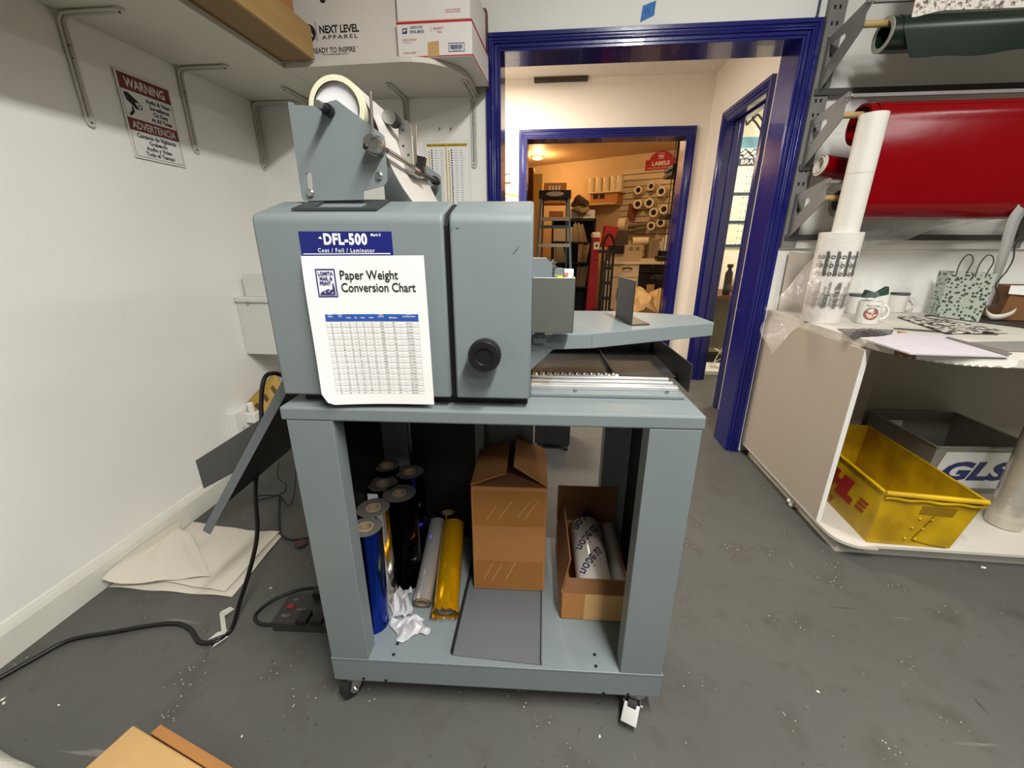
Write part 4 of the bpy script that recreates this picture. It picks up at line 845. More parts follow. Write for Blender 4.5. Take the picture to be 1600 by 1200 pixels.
def onroll(p):
    th = p.y/r_; rr_ = r_+.0006+p.z
    up_ = Vector((0,0,1)); side = Vector((1,0,0)); fa = ax.normalized(); up2 = (up_-fa*up_.dot(fa)).normalized(); side = fa.cross(up2)
    return s0+fa*p.x+up2*math.cos(th)*rr_+side*(-math.sin(th))*rr_*-1
b.warp(onroll); b.v = [MC @ p for p in b.v]; b.build('printed_lettering', M('print_purple','#33204f',.5), fr)
b = mc(); s1 = s0+Vector((.078,.01,-.014)); b.hollow(s1, s1+Vector((-.010,.230,.045)),.026,.019,30); tag(b.build('film_roll', M('clear_roll','#d8d5cd',.15,alpha=.45), smooth=50),'clear unprinted film roll beside the lettered one in the low carton','film roll')
# dark box on casters on the floor beyond the cart
bb = thing('black_cabinet','black box on casters on the floor behind the cart','cabinet',(.02,2.36,0))
q0, q1 = Zp(835,697,.03), Zp(889,690,.03); DK = M('black_box','#141414',.6)
b = MB(); b.box(q0.x,q1.x,q0.y,q0.y+.25,.045,.40); b.build('body', DK, bb, bevel=.004)
for x in (q0.x+.03,q1.x-.02):
    for y in (q0.y+.03,q0.y+.22): b = MB(); b.cyl((x-.012,y,.0225),(x+.012,y,.0225),.022,n=16); b.build('caster', RUB, bb, smooth=40)
# ================================================================== RIGHT SIDE: ROLL RACK ABOVE, COUNTER BELOW
rack = thing('roll_rack','grey metal roll rack of uprights and bracket arms on the right wall','rack',(1.1,YB,1.11))
UX = ((1.083,1.150),(2.06,2.125)); 
def upright(x0,x1,z0,z1):
    b = MB(); T = FT((0,YB-.024,0)); 
    hol = [[(x0+(x1-x0)*.42,z+dz) for dz in (0,)] for z in ()]
    holes = []; z = z0+.05
    while z < z1-.03:
        for fx in (.32,.62): holes.append([(x0+(x1-x0)*fx-.004,z),(x0+(x1-x0)*fx+.004,z),(x0+(x1-x0)*fx+.004,z+.014),(x0+(x1-x0)*fx-.004,z+.014)])
        z += .055
    b.plate([(x0,z0),(x1,z0),(x1,z1),(x0,z1)], T, .002, holes); b.box(x0,x0+.002,YB-.024,YB-.0005,z0,z1); b.box(x1-.002,x1,YB-.024,YB-.0005,z0,z1)
    return b.build('upright', RACKG, rack)
upright(*UX[0],1.115,2.30); upright(*UX[1],1.115,2.30)
LV = (1.905,1.612,1.312)        # dowel heights
DYW = 2.02
def bracket_arm(x, zc):
    T = FT((x,0,0),(0,1,0),(0,0,1))       # plate drawn in (Y, Z)
    out = [(YB-.024,zc+.035),(YB-.10,zc+.045),(DYW-.030,zc+.075),(DYW-.048,zc+.066),(DYW-.045,zc+.045),(DYW-.026,zc+.03),(DYW-.030,zc-.012),(DYW-.005,zc-.03),(YB-.024,zc-.165)]
    hole = [(YB-.05,zc+.010),(YB-.05,zc-.075),(DYW+.075,zc-.005),(DYW+.085,zc+.012)]
    b = MB(); b.plate(out, T, .003, [hole]); b.box(x-.0,x+.018,YB-.03,YB-.0255,zc-.165,zc+.035)
    br = b.build('bracket_arm', RACKG, rack, bevel=.0008)
    b = MB(); b.cyl((x-.003,DYW-.036,zc+.058),(x+.010,DYW-.036,zc+.058),.009,n=16); b.build('arm_bolt', STEEL, br, smooth=40)
for X in (1.100, 2.085):
    for z in LV: bracket_arm(X, z)
BARK = M('dark_bar','#4b4a47',.5)
for z in LV:
    b = MB(); b.box(1.09,2.60,DYW-.043,DYW-.029,z+.052,z+.064); b.build('front_bar', RACKG, rack, bevel=.001)
    b = MB(); b.box(1.09,2.60,YB-.035,YB-.0255,z-.165,z-.140); b.build('back_bar', BARK, rack, bevel=.001)
DOW = M('wood_dowel','#b79a63',.6,var=.15,vscale=10)
for i,z in enumerate(LV):
    b = MB(); b.cyl((1.104,DYW-.01,z),(2.60,DYW-.01,z),.0115,n=18); tag(b.build('wooden_dowel', DOW, smooth=40),('wooden dowel carrying the dark green roll on the top rack arms','wooden dowel on the middle rack arms, above the white tube','wooden dowel in the grey roll on the lowest rack arms')[i],'dowel','dowels of the roll rack')
# dark green vinyl roll
GRN = M('vinyl_green','#0f2117',.32); LINER = M('vinyl_liner','#a8a69a',.5); gz = LV[0]-.045+.0
gx = 1.185; b = MB(); c = Vector((gx,DYW-.01,LV[0]-.036)); R_ = .056
b.hollow((gx+.0008,c.y,c.z),(2.60,c.y,c.z),R_,R_-.016,44); b.mat(1); b.lathe([(R_,0),(R_-.016,0),(R_-.016,.004),(R_,.004)],(gx-.001,c.y,c.z),(1,0,0),44,True)
prof = [(R_+.0008)*1.0]
def gs(u,v):
    a = math.pi*(1.0-1.0*0)*0+ (math.pi*.75)-(math.pi*.75+1.2)*v if v < .6 else None
    if v < .6: t = 1.9+v/.6*1.25; return (gx+.06*(1-v)*0+.03+u*1.37, c.y+math.cos(t)*(R_+.001), c.z+math.sin(t)*(R_+.001))
    t = 3.15; w_ = (v-.6)/.4; wav = .006*math.sin(14*u)+.004*math.sin(33*u+1)
    return (gx+.03+.05*max(0,1-u*9)*w_+u*1.37, c.y-(R_+.001)+.010*w_, c.z-.0-w_*(.085+wav))
b.mat(0); b.grid(gs,60,24,.0008); tag(b.build('vinyl_roll',[GRN,LINER], smooth=40),'dark green vinyl roll with a loose hanging edge on the top rack arms','vinyl roll')
# patterned sheet draped over the top bar
PAT = bpy.data.materials.new('speckled_paper'); PAT.use_nodes = True; nt = PAT.node_tree; bs_ = nt.nodes['Principled BSDF']; tc = nt.nodes.new('ShaderNodeTexCoord'); n1 = nt.nodes.new('ShaderNodeTexNoise'); n1.inputs['Scale'].default_value = 75; n1.inputs['Detail'].default_value = 3; nt.links.new(tc.outputs['Object'], n1.inputs['Vector']); rp = nt.nodes.new('ShaderNodeValToRGB'); e = rp.color_ramp.elements; e[0].position = .36; e[0].color = C('#5e4a45'); e[1].position = .50; e[1].color = C('#d9d3c9'); nt.links.new(n1.outputs['Fac'], rp.inputs[0])
n2 = nt.nodes.new('ShaderNodeTexNoise'); n2.inputs['Scale'].default_value = 16; nt.links.new(tc.outputs['Object'], n2.inputs['Vector']); r2_ = nt.nodes.new('ShaderNodeValToRGB'); r2_.color_ramp.elements[0].position = .60; r2_.color_ramp.elements[1].position = .66; nt.links.new(n2.outputs['Fac'], r2_.inputs[0]); mx = nt.nodes.new('ShaderNodeMixRGB'); nt.links.new(r2_.outputs[0], mx.inputs[0]); nt.links.new(rp.outputs[0], mx.inputs[1]); mx.inputs[2].default_value = C('#8a2a30'); nt.links.new(mx.outputs[0], bs_.inputs['Base Color']); bs_.inputs['Roughness'].default_value = .6
yP = DYW-.055; k0, k1 = Yp(1420,-2,yP), Yp(1423,29,yP); k2 = Yp(1470,17,yP); k3 = Yp(1610,16,yP)
b = MB(); 
def psf(u,v):
    x = k1.x+u*1.1; zb = k1.z+(k2.z-k1.z)*min(1,u*1.1/.09); zt_ = k0.z+.25; z = zt_+(zb-zt_)*v
    return (x-.0+.005*(1-v), yP+.02*(1-v)+.003*math.sin(11*u+4*v), z)
b.grid(psf,40,12,.0006); tag(b.build('patterned_paper', PAT, smooth=50),'white paper with a dark speckled and red pattern hanging at the top right','paper')
# red vinyl: sheet from the middle dowel down round the lowest roll
RVM = M('vinyl_red','#78040c',.20,spec=.18,bump=.10,bscale=9)
yR = 1.93; xl = Yp(1381,170,yR).x; xr = Yp(1592,330,yR).x+.03; zb_ = Yp(1450,341,yR).z
cy2 = DYW-.01; rl = .075
def rv(u,v):
    if v < .25: t = math.pi*.5+ (v/.25)*(math.pi*.5); return (xl+.0+u*(1.95-xl), cy2+math.cos(t)*rl, LV[1]-.035+math.sin(t)*rl)
    if v < .75: w_ = (v-.25)/.5; z = (LV[1]-.035)*(1-w_)+(LV[2]-.0)*w_; y = cy2-rl-.012*math.sin(math.pi*w_)-.012*w_
    else: t = math.pi+(v-.75)/.25*math.pi*.55; z = LV[2]+math.sin(t)*(LV[2]-zb_); y = cy2-.012+math.cos(t)*rl
    xe = xr+max(0,(1.95-xr))*max(0,min(1,(z-zb_)/.06))
    rip = .004*math.sin(7*u+9*v)*math.sin(5*v+2) if u > .5 else .001*math.sin(9*v)
    return (xl+u*(xe-xl), y-rip*2*max(0,u-.3), z)
b = MB(); b.grid(rv,40,40,.0008); tag(b.build('vinyl_sheet', RVM, smooth=50),'large glossy red vinyl sheet hanging from the middle rack arms','vinyl sheet')
b = MB(); b.hollow((xl-.03,cy2,LV[1]-.035),(xl+.4,cy2,LV[1]-.035),rl-.002,rl-.012,36); tag(b.build('vinyl_roll', RVM, smooth=40),'red vinyl roll on the middle dowel above the white tube','vinyl roll')
# grey roll on the lowest arms
b = MB(); c = Vector((1.165,cy2,LV[2]-.010)); GRL = M('grey_film','#6f6b64',.3)
b.hollow(c, (1.9,c.y,c.z),.064,.040,40); b.mat(1); 
for r in (.063,.058,.052,.046,.042): b.lathe([(r,-.001),(r-.0016,-.001),(r-.0016,.004),(r,.004)],c,(1,0,0),40,True)
tag(b.build('film_roll',[GRL,LINER], smooth=40),'grey film roll on the lowest rack dowel behind the white tube','film roll')
# small red roll lying behind
a, e2_ = Vector((1.135,2.135,1.455)), Vector((1.60,2.165,1.39)); b = MB(); d_ = e2_-a
b.hollow(a, e2_, .044,.040,36); b.mat(1); b.hollow(a-d_.normalized()*.006, a+d_.normalized()*.01,.0425,.036,36); b.hollow(a-d_.normalized()*.010, a+d_*.1,.033,.028,30); b.hollow(a-d_.normalized()*.004, a+d_*.1,.024,.021,30)
tag(b.build('vinyl_roll',[RVM, M('vinyl_white_back','#cfc8bb',.6)], smooth=40),'small red vinyl roll with white back lying on the lowest rack arms','vinyl roll')
# clear plastic hanging under the red sheet
def cp(u,v):
    x = 1.28+u*.62; sag = .13-.10*u+.02*math.sin(5*u); return (x, YB-.075-.09*math.sin(math.pi*v)*(.6+.4*math.sin(9*u)), 1.245-v*sag*(1 if u<.97 else .8)+.006*math.sin(22*u+6*v))
b = MB(); b.grid(cp,50,12); tag(b.build('plastic_sheet', M('clear_film','#dfe2e4',.08,alpha=.34,bump=.9,bscale=16), smooth=60),'clear plastic sheet sagging under the red vinyl sheet','plastic sheet')

# ---------------------------------------------------------------- counter
CT = .81; PX_, PYF = 1.086, 1.52
ct = thing('counter','worn white open counter with a rounded front along the right wall','counter',(1.9,1.9,0))
WORN = M('counter_white','#cfcabd',.5,var=.10,vscale=7); PANEL = M('counter_side','#b8ab9b',.55,var=.05,vscale=2)
def curve(pl): return spline([Vector((x,y,0)) for x,y in pl],8)
e = [Zp(*q,CT-.004) for q in ((1228,500),(1248,506),(1290,520),(1350,540),(1400,556),(1440,562),(1510,564),(1600,563))]
edge = curve([(1.092,YB-.03)]+[(max(1.094,p.x+.0),p.y) for p in e[1:6]]+[(1.36,1.325),(1.60,1.325),(3.60,1.325)])
def edge_fix(L): return L
tp_ = [(1.092,YB-.001),(1.092,1.72)]
front = curve([(1.092,1.72),(1.105,1.56),(1.15,1.42),(1.235,1.345),(1.38,1.325),(1.9,1.322),(3.6,1.322)])
poly_ = [(p.x,p.y) for p in front]+[(3.6,YB-.001),(1.092,YB-.001)]
b = MB(); b.prism([(x,y,CT-.030) for x,y in poly_],(0,0,.030)); topo = b.build('countertop', WORN, ct, bevel=.002)
EB = M('edge_bare','#80633a',.7,var=.3,vscale=20); EW = M('edge_band_white','#ece9df',.5,var=.08,vscale=30)
def edge_piece(u0, u1, z0, z1, mat, nm, off):
    L = [p for p in spline([Vector((p.x,p.y,0)) for p in front],6) if u0 <= proj((p.x,p.y,CT-.015))[0] <= u1]
    if len(L) < 2: return
    nn = [(L[min(i+1,len(L)-1)]-L[max(i-1,0)]).normalized() for i in range(len(L))]; L = [p+Vector((t.y,-t.x,0))*off for p,t in zip(L,nn)]; n = len(L)
    b = MB(); b.add([Vector((p.x,p.y,z0+.003*math.sin(37*i)*(1 if z0 < CT-.02 else 0))) for i,p in enumerate(L)]+[Vector((p.x,p.y,z1)) for p in L],[(i,i+1,n+i+1,n+i) for i in range(n-1)]); b.build(nm, mat, topo)
edge_piece(1398,1432,CT-.029,CT-.004,EB,'bare_edge',.0012)
edge_piece(1432,1592,CT-.027,CT-.003,EW,'edge_band',.0014)
b = MB(); b.box(PX_,PX_+.018,PYF,YB-.02,.07,CT-.0305); b.build('side_panel', PANEL, ct, bevel=.001)
b = MB(); b.box(PX_,PX_+.018,PYF-.0012,PYF-.0002,.07,CT-.031); b.build('edge_band', WHITE, ct)
dfront = curve([(PX_,1.56),(PX_+.006,1.44),(1.135,1.385),(1.22,1.374),(1.40,1.386),(3.6,1.392)])
b = MB(); b.prism([(p.x,p.y,.057) for p in dfront]+[(3.6,YB-.03,.057),(PX_,YB-.03,.057)],(0,0,.012)); b.build('bottom_shelf', WORN, ct, bevel=.0015)
b = MB(); b.box(1.118,3.6,1.425,1.44,0,.056); b.box(1.118,1.13,1.44,2.2,0,.056); b.build('kick_board', M('kick_paint','#d4d1c7',.6,var=.2,vscale=8), ct)
b = MB(); b.box(PX_+.018,3.6,YB-.045,YB-.03,.07,CT-.0305); b.build('back_panel', M('counter_back','#b5b1a4',.6), ct)
b = MB(); b.box(1.58,1.64,YB-.075,YB-.045,.07,CT-.031); b.build('back_rail', M('counter_rail','#b3aea0',.6), ct)
b = MB(); p = Zp(1236,792,0); b.ball((p.x,p.y,.014),.016,10,(.8,.8,.9)); b.ball((p.x-.012,p.y+.006,.028),.009,8); b.ball((p.x+.02,p.y-.01,.010),.012,8); tag(b.build('foam_crumb', M('foam_white','#d8d6ce',.8), smooth=50),'white foam lump on the floor at the foot of the counter side','foam')
# stretch wrapped parcel roll and the white tube in it
rb = (Zp(1322,507,CT)-Zp(1257,502,CT)).length/2; cb = (Zp(1322,507,CT)+Zp(1257,502,CT))/2; cb = Vector((cb.x,cb.y+.035,CT))
BUB = M('poly_wrap','#dcd8d0',.22,var=.08,vscale=16,bump=.35,bscale=26)
zt_ = Yp(1328,363,cb.y).z
pr = thing('wrapped_roll','thick white roll in a printed plastic bag standing on the counter corner','wrapped roll',cb)
b = MB(); b.lathe([(0,.001),(rb*.97,.001),(rb,.006),(rb*1.01,(zt_-CT)*.5),(rb*1.05,zt_-CT-.002),(rb*1.0,zt_-CT),(rb*.9,zt_-CT-.006),(0,zt_-CT-.01)],cb,(0,0,1),48); ro = b.build('bag', BUB, pr, smooth=50)
PRN = M('bag_print','#55534f',.5)
b = MB(); H_ = zt_-CT
rr = random.Random(11); k = 0
for j in range(9):
    x0_ = -1.0+j*.235
    k = len(b.v)
    if j%2 == 0: 
        b.text('THIS BAG IS NOT A TOY\nKEEP AWAY FROM CHILDREN\nLDPE 4 RECYCLE',.012,Matrix.Translation((x0_*rb+.018,H_*.20,0)) @ Matrix.Rotation(math.pi/2,4,'Z'),off=.0002,sx=.62)
    else: b.text('Handy Pak Film' if j%4 == 1 else 'Warning',.024,Matrix.Translation((x0_*rb+.02,H_*.18,0)) @ Matrix.Rotation(math.pi/2,4,'Z'),off=.0004,sx=.7)
    for i in range(3): 
        cx_,cy_ = x0_*rb+.008, H_*(.56+.09*i); R1 = rim(12,.0072); b.add([(cx_+x,cy_+y,0) for x,y in R1]+[(cx_+.55*x,cy_+.55*y,0) for x,y in R1],[(q,(q+1)%12,12+(q+1)%12,12+q) for q in range(12)])
    b.add([(x0_*rb+.018+dx_,H_*.54+dy_,0) for dx_,dy_ in ((0,0),(.010,0),(.010,H_*.26),(0,H_*.26))],[(0,1,2,3)]) if j%2 else b.text('WARNING AVOID SUFFOCATION\nDO NOT USE IN CRIBS',.009,Matrix.Translation((x0_*rb+.024,H_*.54,0)) @ Matrix.Rotation(math.pi/2,4,'Z'),sx=.62)
def onb(p):
    th = p.x/rb-.45-.02*0; rr_ = rb*1.035+.002; return Vector((cb.x+math.sin(th)*rr_, cb.y-math.cos(th)*rr_, CT+p.y))
b.warp(onb); b.build('printed_lettering', PRN, ro)
def tail(u,v):
    A_ = Vector((cb.x-rb*.85,cb.y-.05,CT+.30-v*.27)); B_ = Yp(1192,478,1.90).lerp(Yp(1200,545,1.90),v); p = A_.lerp(B_,u); p.y += .02*math.sin(7*v+5*u); p.x += .012*math.sin(9*v)*u; p.z += .012*math.sin(8*u+3*v)-.02*u*u; 
    return p
b = MB(); b.grid(tail,18,16); b.build('loose_bag_end', M('clear_film_warm','#d8cabf',.10,alpha=.30,bump=.9,bscale=26), pr, smooth=60)
t0 = Yp(1322,372,cb.y); t1 = Yp(1370,178,cb.y); rt = .046
b = MB(); b.hollow((cb.x+.012,cb.y,zt_-.004),(cb.x+.012,cb.y,t1.z),rt,rt-.004,40); b.mat(1); zs = Yp(1350,272,cb.y).z; b.lathe([(rt+.0003,0),(rt+.0003,.0012)],(cb.x+.012,cb.y,zs),(0,0,1),40); b.mat(0)
tag(b.build('white_tube',[M('tube_white','#d9d6cc',.5,var=.04),M('seam_grey','#8c897f',.7)], smooth=50),'tall white paper tube standing in the printed plastic roll','tube')
kb_ = [Yp(1216,505,2.20),Yp(1262,500,2.20),Yp(1268,398,2.20),Yp(1238,392,2.20)]
def kf(u,v): p = (kb_[0]*(1-u)+kb_[1]*u)*(1-v)+(kb_[3]*(1-u)+kb_[2]*u)*v; return Vector((p.x,2.20+.025*math.cos(3*u)-.0,max(CT+.001,p.z)))
b = MB(); b.grid(kf,14,8,.001); tag(b.build('kraft_paper', M('paper_greige','#b5aa9c',.7), smooth=60),'curved greyish kraft paper standing against the wall behind the printed roll','paper')
# mugs with bows
def mug(px,py,r,h,lab,face,lid=None,loc_y=None):
    c = Zp(px,py,CT); c.z = CT+.0012; t = thing('gift_mug',lab,'mug',c,'wrapped gift mugs')
    MW = M('mug_white','#dedbd3',.25)
    b = MB(); b.lathe([(0,.002),(r*.93,0),(r,.006),(r,h),(r-.003,h+.001),(r-.004,h-.002),(r-.004,.01),(0,.008)],c,n=36); bd = b.build('mug_body', MW, t, smooth=40)
    b = MB(); b.tube([c+Vector((r*.95*math.cos(face)+0,r*.95*math.sin(face),h*.82)),c+Vector(((r+.018)*math.cos(face),(r+.018)*math.sin(face),h*.80)),c+Vector(((r+.030)*math.cos(face),(r+.030)*math.sin(face),h*.62)),c+Vector(((r+.030)*math.cos(face),(r+.030)*math.sin(face),h*.4)),c+Vector(((r+.018)*math.cos(face),(r+.018)*math.sin(face),h*.22)),c+Vector((r*.95*math.cos(face),r*.95*math.sin(face),h*.18))],.0052,10); b.build('handle', MW, t, smooth=60)
    if lid: b = MB(); b.lathe([(r+.001,h-.006),(r+.0025,h),(r+.001,h+.006),(0,h+.007)],c,n=30); b.build('lid', BLACK, t, smooth=40)
    b = MB(); b.lathe([(r+.003,.001),(r+.005,h*.5),(r+.004,h),(r*.7,h+.02),(.010,h+.042),(.016,h+.055),(r*.55,h+.085)],c,n=18); b.v = [p+Vector((.003*math.sin(40*p.z+9*p.x),.003*math.sin(33*p.z),0)) if p.z > CT+h else p for p in b.v]; b.build('cellophane', M('cellophane','#eef0f2',.06,alpha=.08), t, smooth=30)
    return t, bd, c
m1,bd,c1 = mug(1352,505,.041,.092,'front wrapped mug with a round red and brown picture, on the counter',-.12)
b = MB(); 
def onm(p): th = p.x/.041-.35; rr_ = .0415+p.z; return Vector((c1.x+math.sin(th)*rr_, c1.y-math.cos(th)*rr_, c1.z+p.y))
b.mat(0); b.add([(x,.044+y,.0004) for x,y in rim(28,.0255)],[tuple(range(28))]); 
b.mat(1); b.add([(x,.044+y,.0008) for x,y in rim(28,.0235)],[tuple(range(28))])
b.mat(2)
for (x,y,r) in ((-.010,.042,.007),(.004,.050,.006),(.012,.040,.006),(-.002,.034,.008)): b.add([(x+p,y+q,.0012) for p,q in rim(12,r)],[tuple(range(12))])
b.mat(3)
for (x,y,r) in ((-.005,.046,.004),(.010,.047,.004),(-.014,.050,.004)): b.add([(x+p,y+q,.0016) for p,q in rim(10,r)],[tuple(range(10))])
b.mat(4); b.text('Happy Holidays',.010,Matrix.Translation((-.022,.074,.0006)),w=.046)
b.warp(onm); b.build('picture',[INK,M('pic_red','#8f3a2a',.6),M('pic_cream','#d9b694',.6),M('pic_dark','#3a2018',.6),INK], bd)
mug(1397,487,.039,.088,'wrapped mug with a black lid behind, right of the front mug',-.5,True)
mug(1334,490,.037,.088,'wrapped mug with a black lid half hidden by the printed roll',2.6,True)
p = c1+Vector((.02,.02,.115)); b = MB()
for s in (-1,1): b.hexa([p+Vector((0,-.012,-.008)),p+Vector((s*.045,-.016,-.012+.016*(s+1)/2)),p+Vector((s*.045,.016,-.012+.016*(s+1)/2)),p+Vector((0,.012,-.008))],[p+Vector((0,-.010,.010)),p+Vector((s*.040,-.012,.022+.016*(s+1)/2)),p+Vector((s*.040,.012,.022+.016*(s+1)/2)),p+Vector((0,.010,.010))])
b.ball(p,.013,10); b.build('bow', M('ribbon_green','#15392a',.6,bump=.2,bscale=60), m1, bevel=.004)
# papers and boards lying on the counter
def flat(pxs, z, th, mat, name, lab, cat, extra=None, grp=None):
    b = MB(); P = [Zp(x,y,z) for x,y in pxs]; P = [Vector((p.x,min(p.y,YB-.02),p.z)) for p in P]; b.prism(P,(0,0,-th)); o = b.build(name, mat); tag(o, lab, cat, grp); return o, P
PBOARD = bpy.data.materials.new('black_flower_board'); PBOARD.use_nodes = True; nt = PBOARD.node_tree; bs_ = nt.nodes['Principled BSDF']; tc = nt.nodes.new('ShaderNodeTexCoord'); n1 = nt.nodes.new('ShaderNodeTexNoise'); n1.inputs['Scale'].default_value = 34; nt.links.new(tc.outputs['Object'], n1.inputs['Vector']); rp = nt.nodes.new('ShaderNodeValToRGB'); rp.color_ramp.interpolation = 'CONSTANT'; e = rp.color_ramp.elements; e[0].color = C('#1f1e1d'); e[1].position = .49; e[1].color = C('#c9c2b6'); nt.links.new(n1.outputs['Fac'], rp.inputs[0]); nt.links.new(rp.outputs[0], bs_.inputs['Base Color'])
flat([(1445,492),(1600,512),(1640,560),(1640,495),(1520,484)],CT+.003,.002,M('cutting_mat','#2b2b2b',.5),'cutting_mat','black mat under the gift bag on the counter','mat')
flat([(1402,494),(1444,492),(1580,519),(1480,520)],CT+.007,.003,PBOARD,'patterned_board','white board with black flower pattern lying on the counter','board')
flat([(1398,514),(1396,512),(1490,518),(1560,520),(1560,523),(1490,521)],CT+.002,.001,M('dark_strip','#4f4d45',.6),'thin_strip','thin dark strip lying behind the paper stack on the counter','strip')
flat([(1402,517),(1412,518),(1432,524),(1424,527)],CT+.006,.004,M('wood_strip','#a8783e',.6),'wood_strip','small brown wood strip at the back of the paper stack','wood strip')
MAUVE = M('paper_mauve','#c2bcc0',.6,var=.10,vscale=30)
flat([(1352,530),(1408,520),(1484,523),(1577,557),(1423,552)],CT+.0072,.0045,MAUVE,'paper_stack','pale printed paper stack on the front of the counter','paper')
flat([(1420,553),(1424,550),(1580,556),(1578,559)],CT+.0015,.0012,PAPER,'paper_sheet','white sheet edge under the pale paper stack','paper')
flat([(1478,527),(1482,526),(1582,552),(1574,555)],CT+.0105,.003,M('frame_edge','#6b6862',.5),'picture_frame','thin dark edged frame lying on the paper stack','frame')
flat([(1516,534),(1640,533),(1640,550),(1572,548)],CT+.0035,.002,M('grey_card','#7d7b76',.6),'grey_card','grey card lying at the right end of the counter','card')
b = MB(); q = [Zp(*p,CT+.001) for p in ((1308,514),(1396,516),(1392,524),(1330,528))]
def pk(u,v): p = (q[0]*(1-u)+q[1]*u)*(1-v)+(q[3]*(1-u)+q[2]*u)*v; return Vector((p.x,p.y,CT+.002+.012*math.sin(math.pi*u)*math.sin(math.pi*v)+.002*math.sin(31*u)*math.sin(17*v)))
b.grid(pk,24,10,.001); tag(b.build('plastic_pouch', M('pouch_dark','#4c4a4c',.2,var=.5,vscale=26), smooth=40),'dark glossy pouch lying at the foot of the mugs','pouch')
# gift bag
gl, gr = Zp(1463,494,CT+.004), Zp(1529,503,CT+.004); gt = Yp(1484,424,gl.y).z; gd = Vector((.015,.075,0)); gv = gr-gl
BAGM = bpy.data.materials.new('bag_pattern'); BAGM.use_nodes = True; nt = BAGM.node_tree; bs_ = nt.nodes['Principled BSDF']; tc = nt.nodes.new('ShaderNodeTexCoord'); vo = nt.nodes.new('ShaderNodeTexVoronoi'); vo.inputs['Scale'].default_value = 72; nz = nt.nodes.new('ShaderNodeTexNoise'); nz.inputs['Scale'].default_value = 60; ad = nt.nodes.new('ShaderNodeMath'); ad.operation = 'MULTIPLY_ADD'; ad.inputs[1].default_value = .45; nt.links.new(tc.outputs['Object'], vo.inputs['Vector']); nt.links.new(tc.outputs['Object'], nz.inputs['Vector']); nt.links.new(nz.outputs['Fac'], ad.inputs[0]); nt.links.new(vo.outputs['Distance'], ad.inputs[2]); rp = nt.nodes.new('ShaderNodeValToRGB'); e = rp.color_ramp.elements; e[0].position = .60; e[0].color = C('#46504a'); e[1].position = .65; e[1].color = C('#b9c4b6'); nt.links.new(ad.outputs[0], rp.inputs[0]); nt.links.new(rp.outputs[0], bs_.inputs['Base Color'])
gb = thing('gift_bag','pale green patterned paper gift bag with loop handles on the counter','bag',gl+gv*.5)
b = MB(); up_ = Vector((0,0,gt-CT-.004)); A_ = [gl,gr,gr+gd,gl+gd]; wd = gv*.03
b.add(A_+[p+up_+ (wd*(-1 if i in (0,3) else 1)) for i,p in enumerate(A_)],[(3,2,1,0),(0,1,5,4),(1,2,6,5),(2,3,7,6),(3,0,4,7)]); b.build('bag_body', BAGM, gb)
for s,off in ((.28,0),(.72,1)):
    pc = gl+up_+gv*s+gd*(.02 if off == 0 else .02); L = [pc+gv*-.13+Vector((0,0,-.02)),pc+gv*-.14+Vector((0,0,.03)),pc+gv*-.06+Vector((0,0,.068)),pc+gv*.06+Vector((0,0,.070)),pc+gv*.14+Vector((0,0,.045)),pc+gv*.10+Vector((0,0,.01)),pc+gv*.09+Vector((0,0,-.02))]
    b = MB(); b.tube(spline(L,5),.0024,8); b.build('handle', M('handle_green','#3b443d',.7), gb, smooth=60)
# ribbons and carton at the right edge
p0_ = Yp(1612,300,1.95); L = [Yp(1605,318,1.93),Yp(1585,345,1.95),Yp(1568,400,2.0),Yp(1552,450,2.05),Yp(1542,480,2.05),Yp(1545,492,2.03),Yp(1560,497,2.01),Yp(1590,487,2.0)]
def ribbon(L,w0,w1,mat,lab,cat='ribbon'):
    S = spline(L,8); b = MB(); n = len(S); V = []; F = []
    for i,p in enumerate(S): t = i/(n-1); h = (w0*(1-t)+w1*t)/2; V += [p+Vector((-h,-.0,-.1*h)),p+Vector((h,.004,.1*h))]
    for i in range(n-1): F.append((2*i,2*i+1,2*i+3,2*i+2))
    b.add(V,F); o = b.build('ribbon', mat, smooth=60); tag(o, lab, cat)
    m_ = o.modifiers.new('solid','SOLIDIFY'); m_.thickness = .0008
ribbon(L[:5],.060,.030,M('ribbon_silver','#a9aaa6',.25),'wide silver grey ribbon band hanging from the red vinyl to the counter')
rp_ = [Yp(1540,482,2.04),Yp(1541,489,2.02),Yp(1550,495,2.0),Yp(1565,495,1.99),Yp(1578,491,1.985),Yp(1587,485,1.98)]
b = MB(); S = spline(rp_,6); V = []; F = []
for i,p in enumerate(S): V += [p+Vector((0,0,.012)),p+Vector((0,0,-.010))]
for i in range(len(S)-1): F.append((2*i,2*i+1,2*i+3,2*i+2))
b.add(V,F); o = b.build('ribbon', M('ribbon_white','#c9c4b8',.5), smooth=60); tag(o,'white paper ribbon curl at the foot of the silver band','ribbon'); m_ = o.modifiers.new('solid','SOLIDIFY'); m_.thickness = .001
b = MB(); b.tube(spline([Yp(1612,368,2.0),Yp(1588,380,2.0),Yp(1583,405,2.0),Yp(1572,425,2.0),Yp(1556,445,2.0),Yp(1560,462,2.0),Yp(1556,475,2.01),Yp(1540,478,2.02)],8),.0035,8,flat=.0015); tag(b.build('cord_ribbon', M('cord_green','#27322c',.5), smooth=60),'thin dark green curled ribbon hanging beside the silver band','ribbon')
g0 = Zp(1558,500,CT+.004); zz = Yp(1570,446,g0.y+.03).z
b = MB(); b.hexa([g0+Vector((0,0,0)),g0+Vector((.30,-.05,0)),g0+Vector((.34,.10,0)),g0+Vector((.04,.13,0))],[Vector((p.x,p.y,zz)) for p in (g0+Vector((.02,0,0)),g0+Vector((.32,-.05,0)),g0+Vector((.34,.10,0)),g0+Vector((.04,.13,0)))])
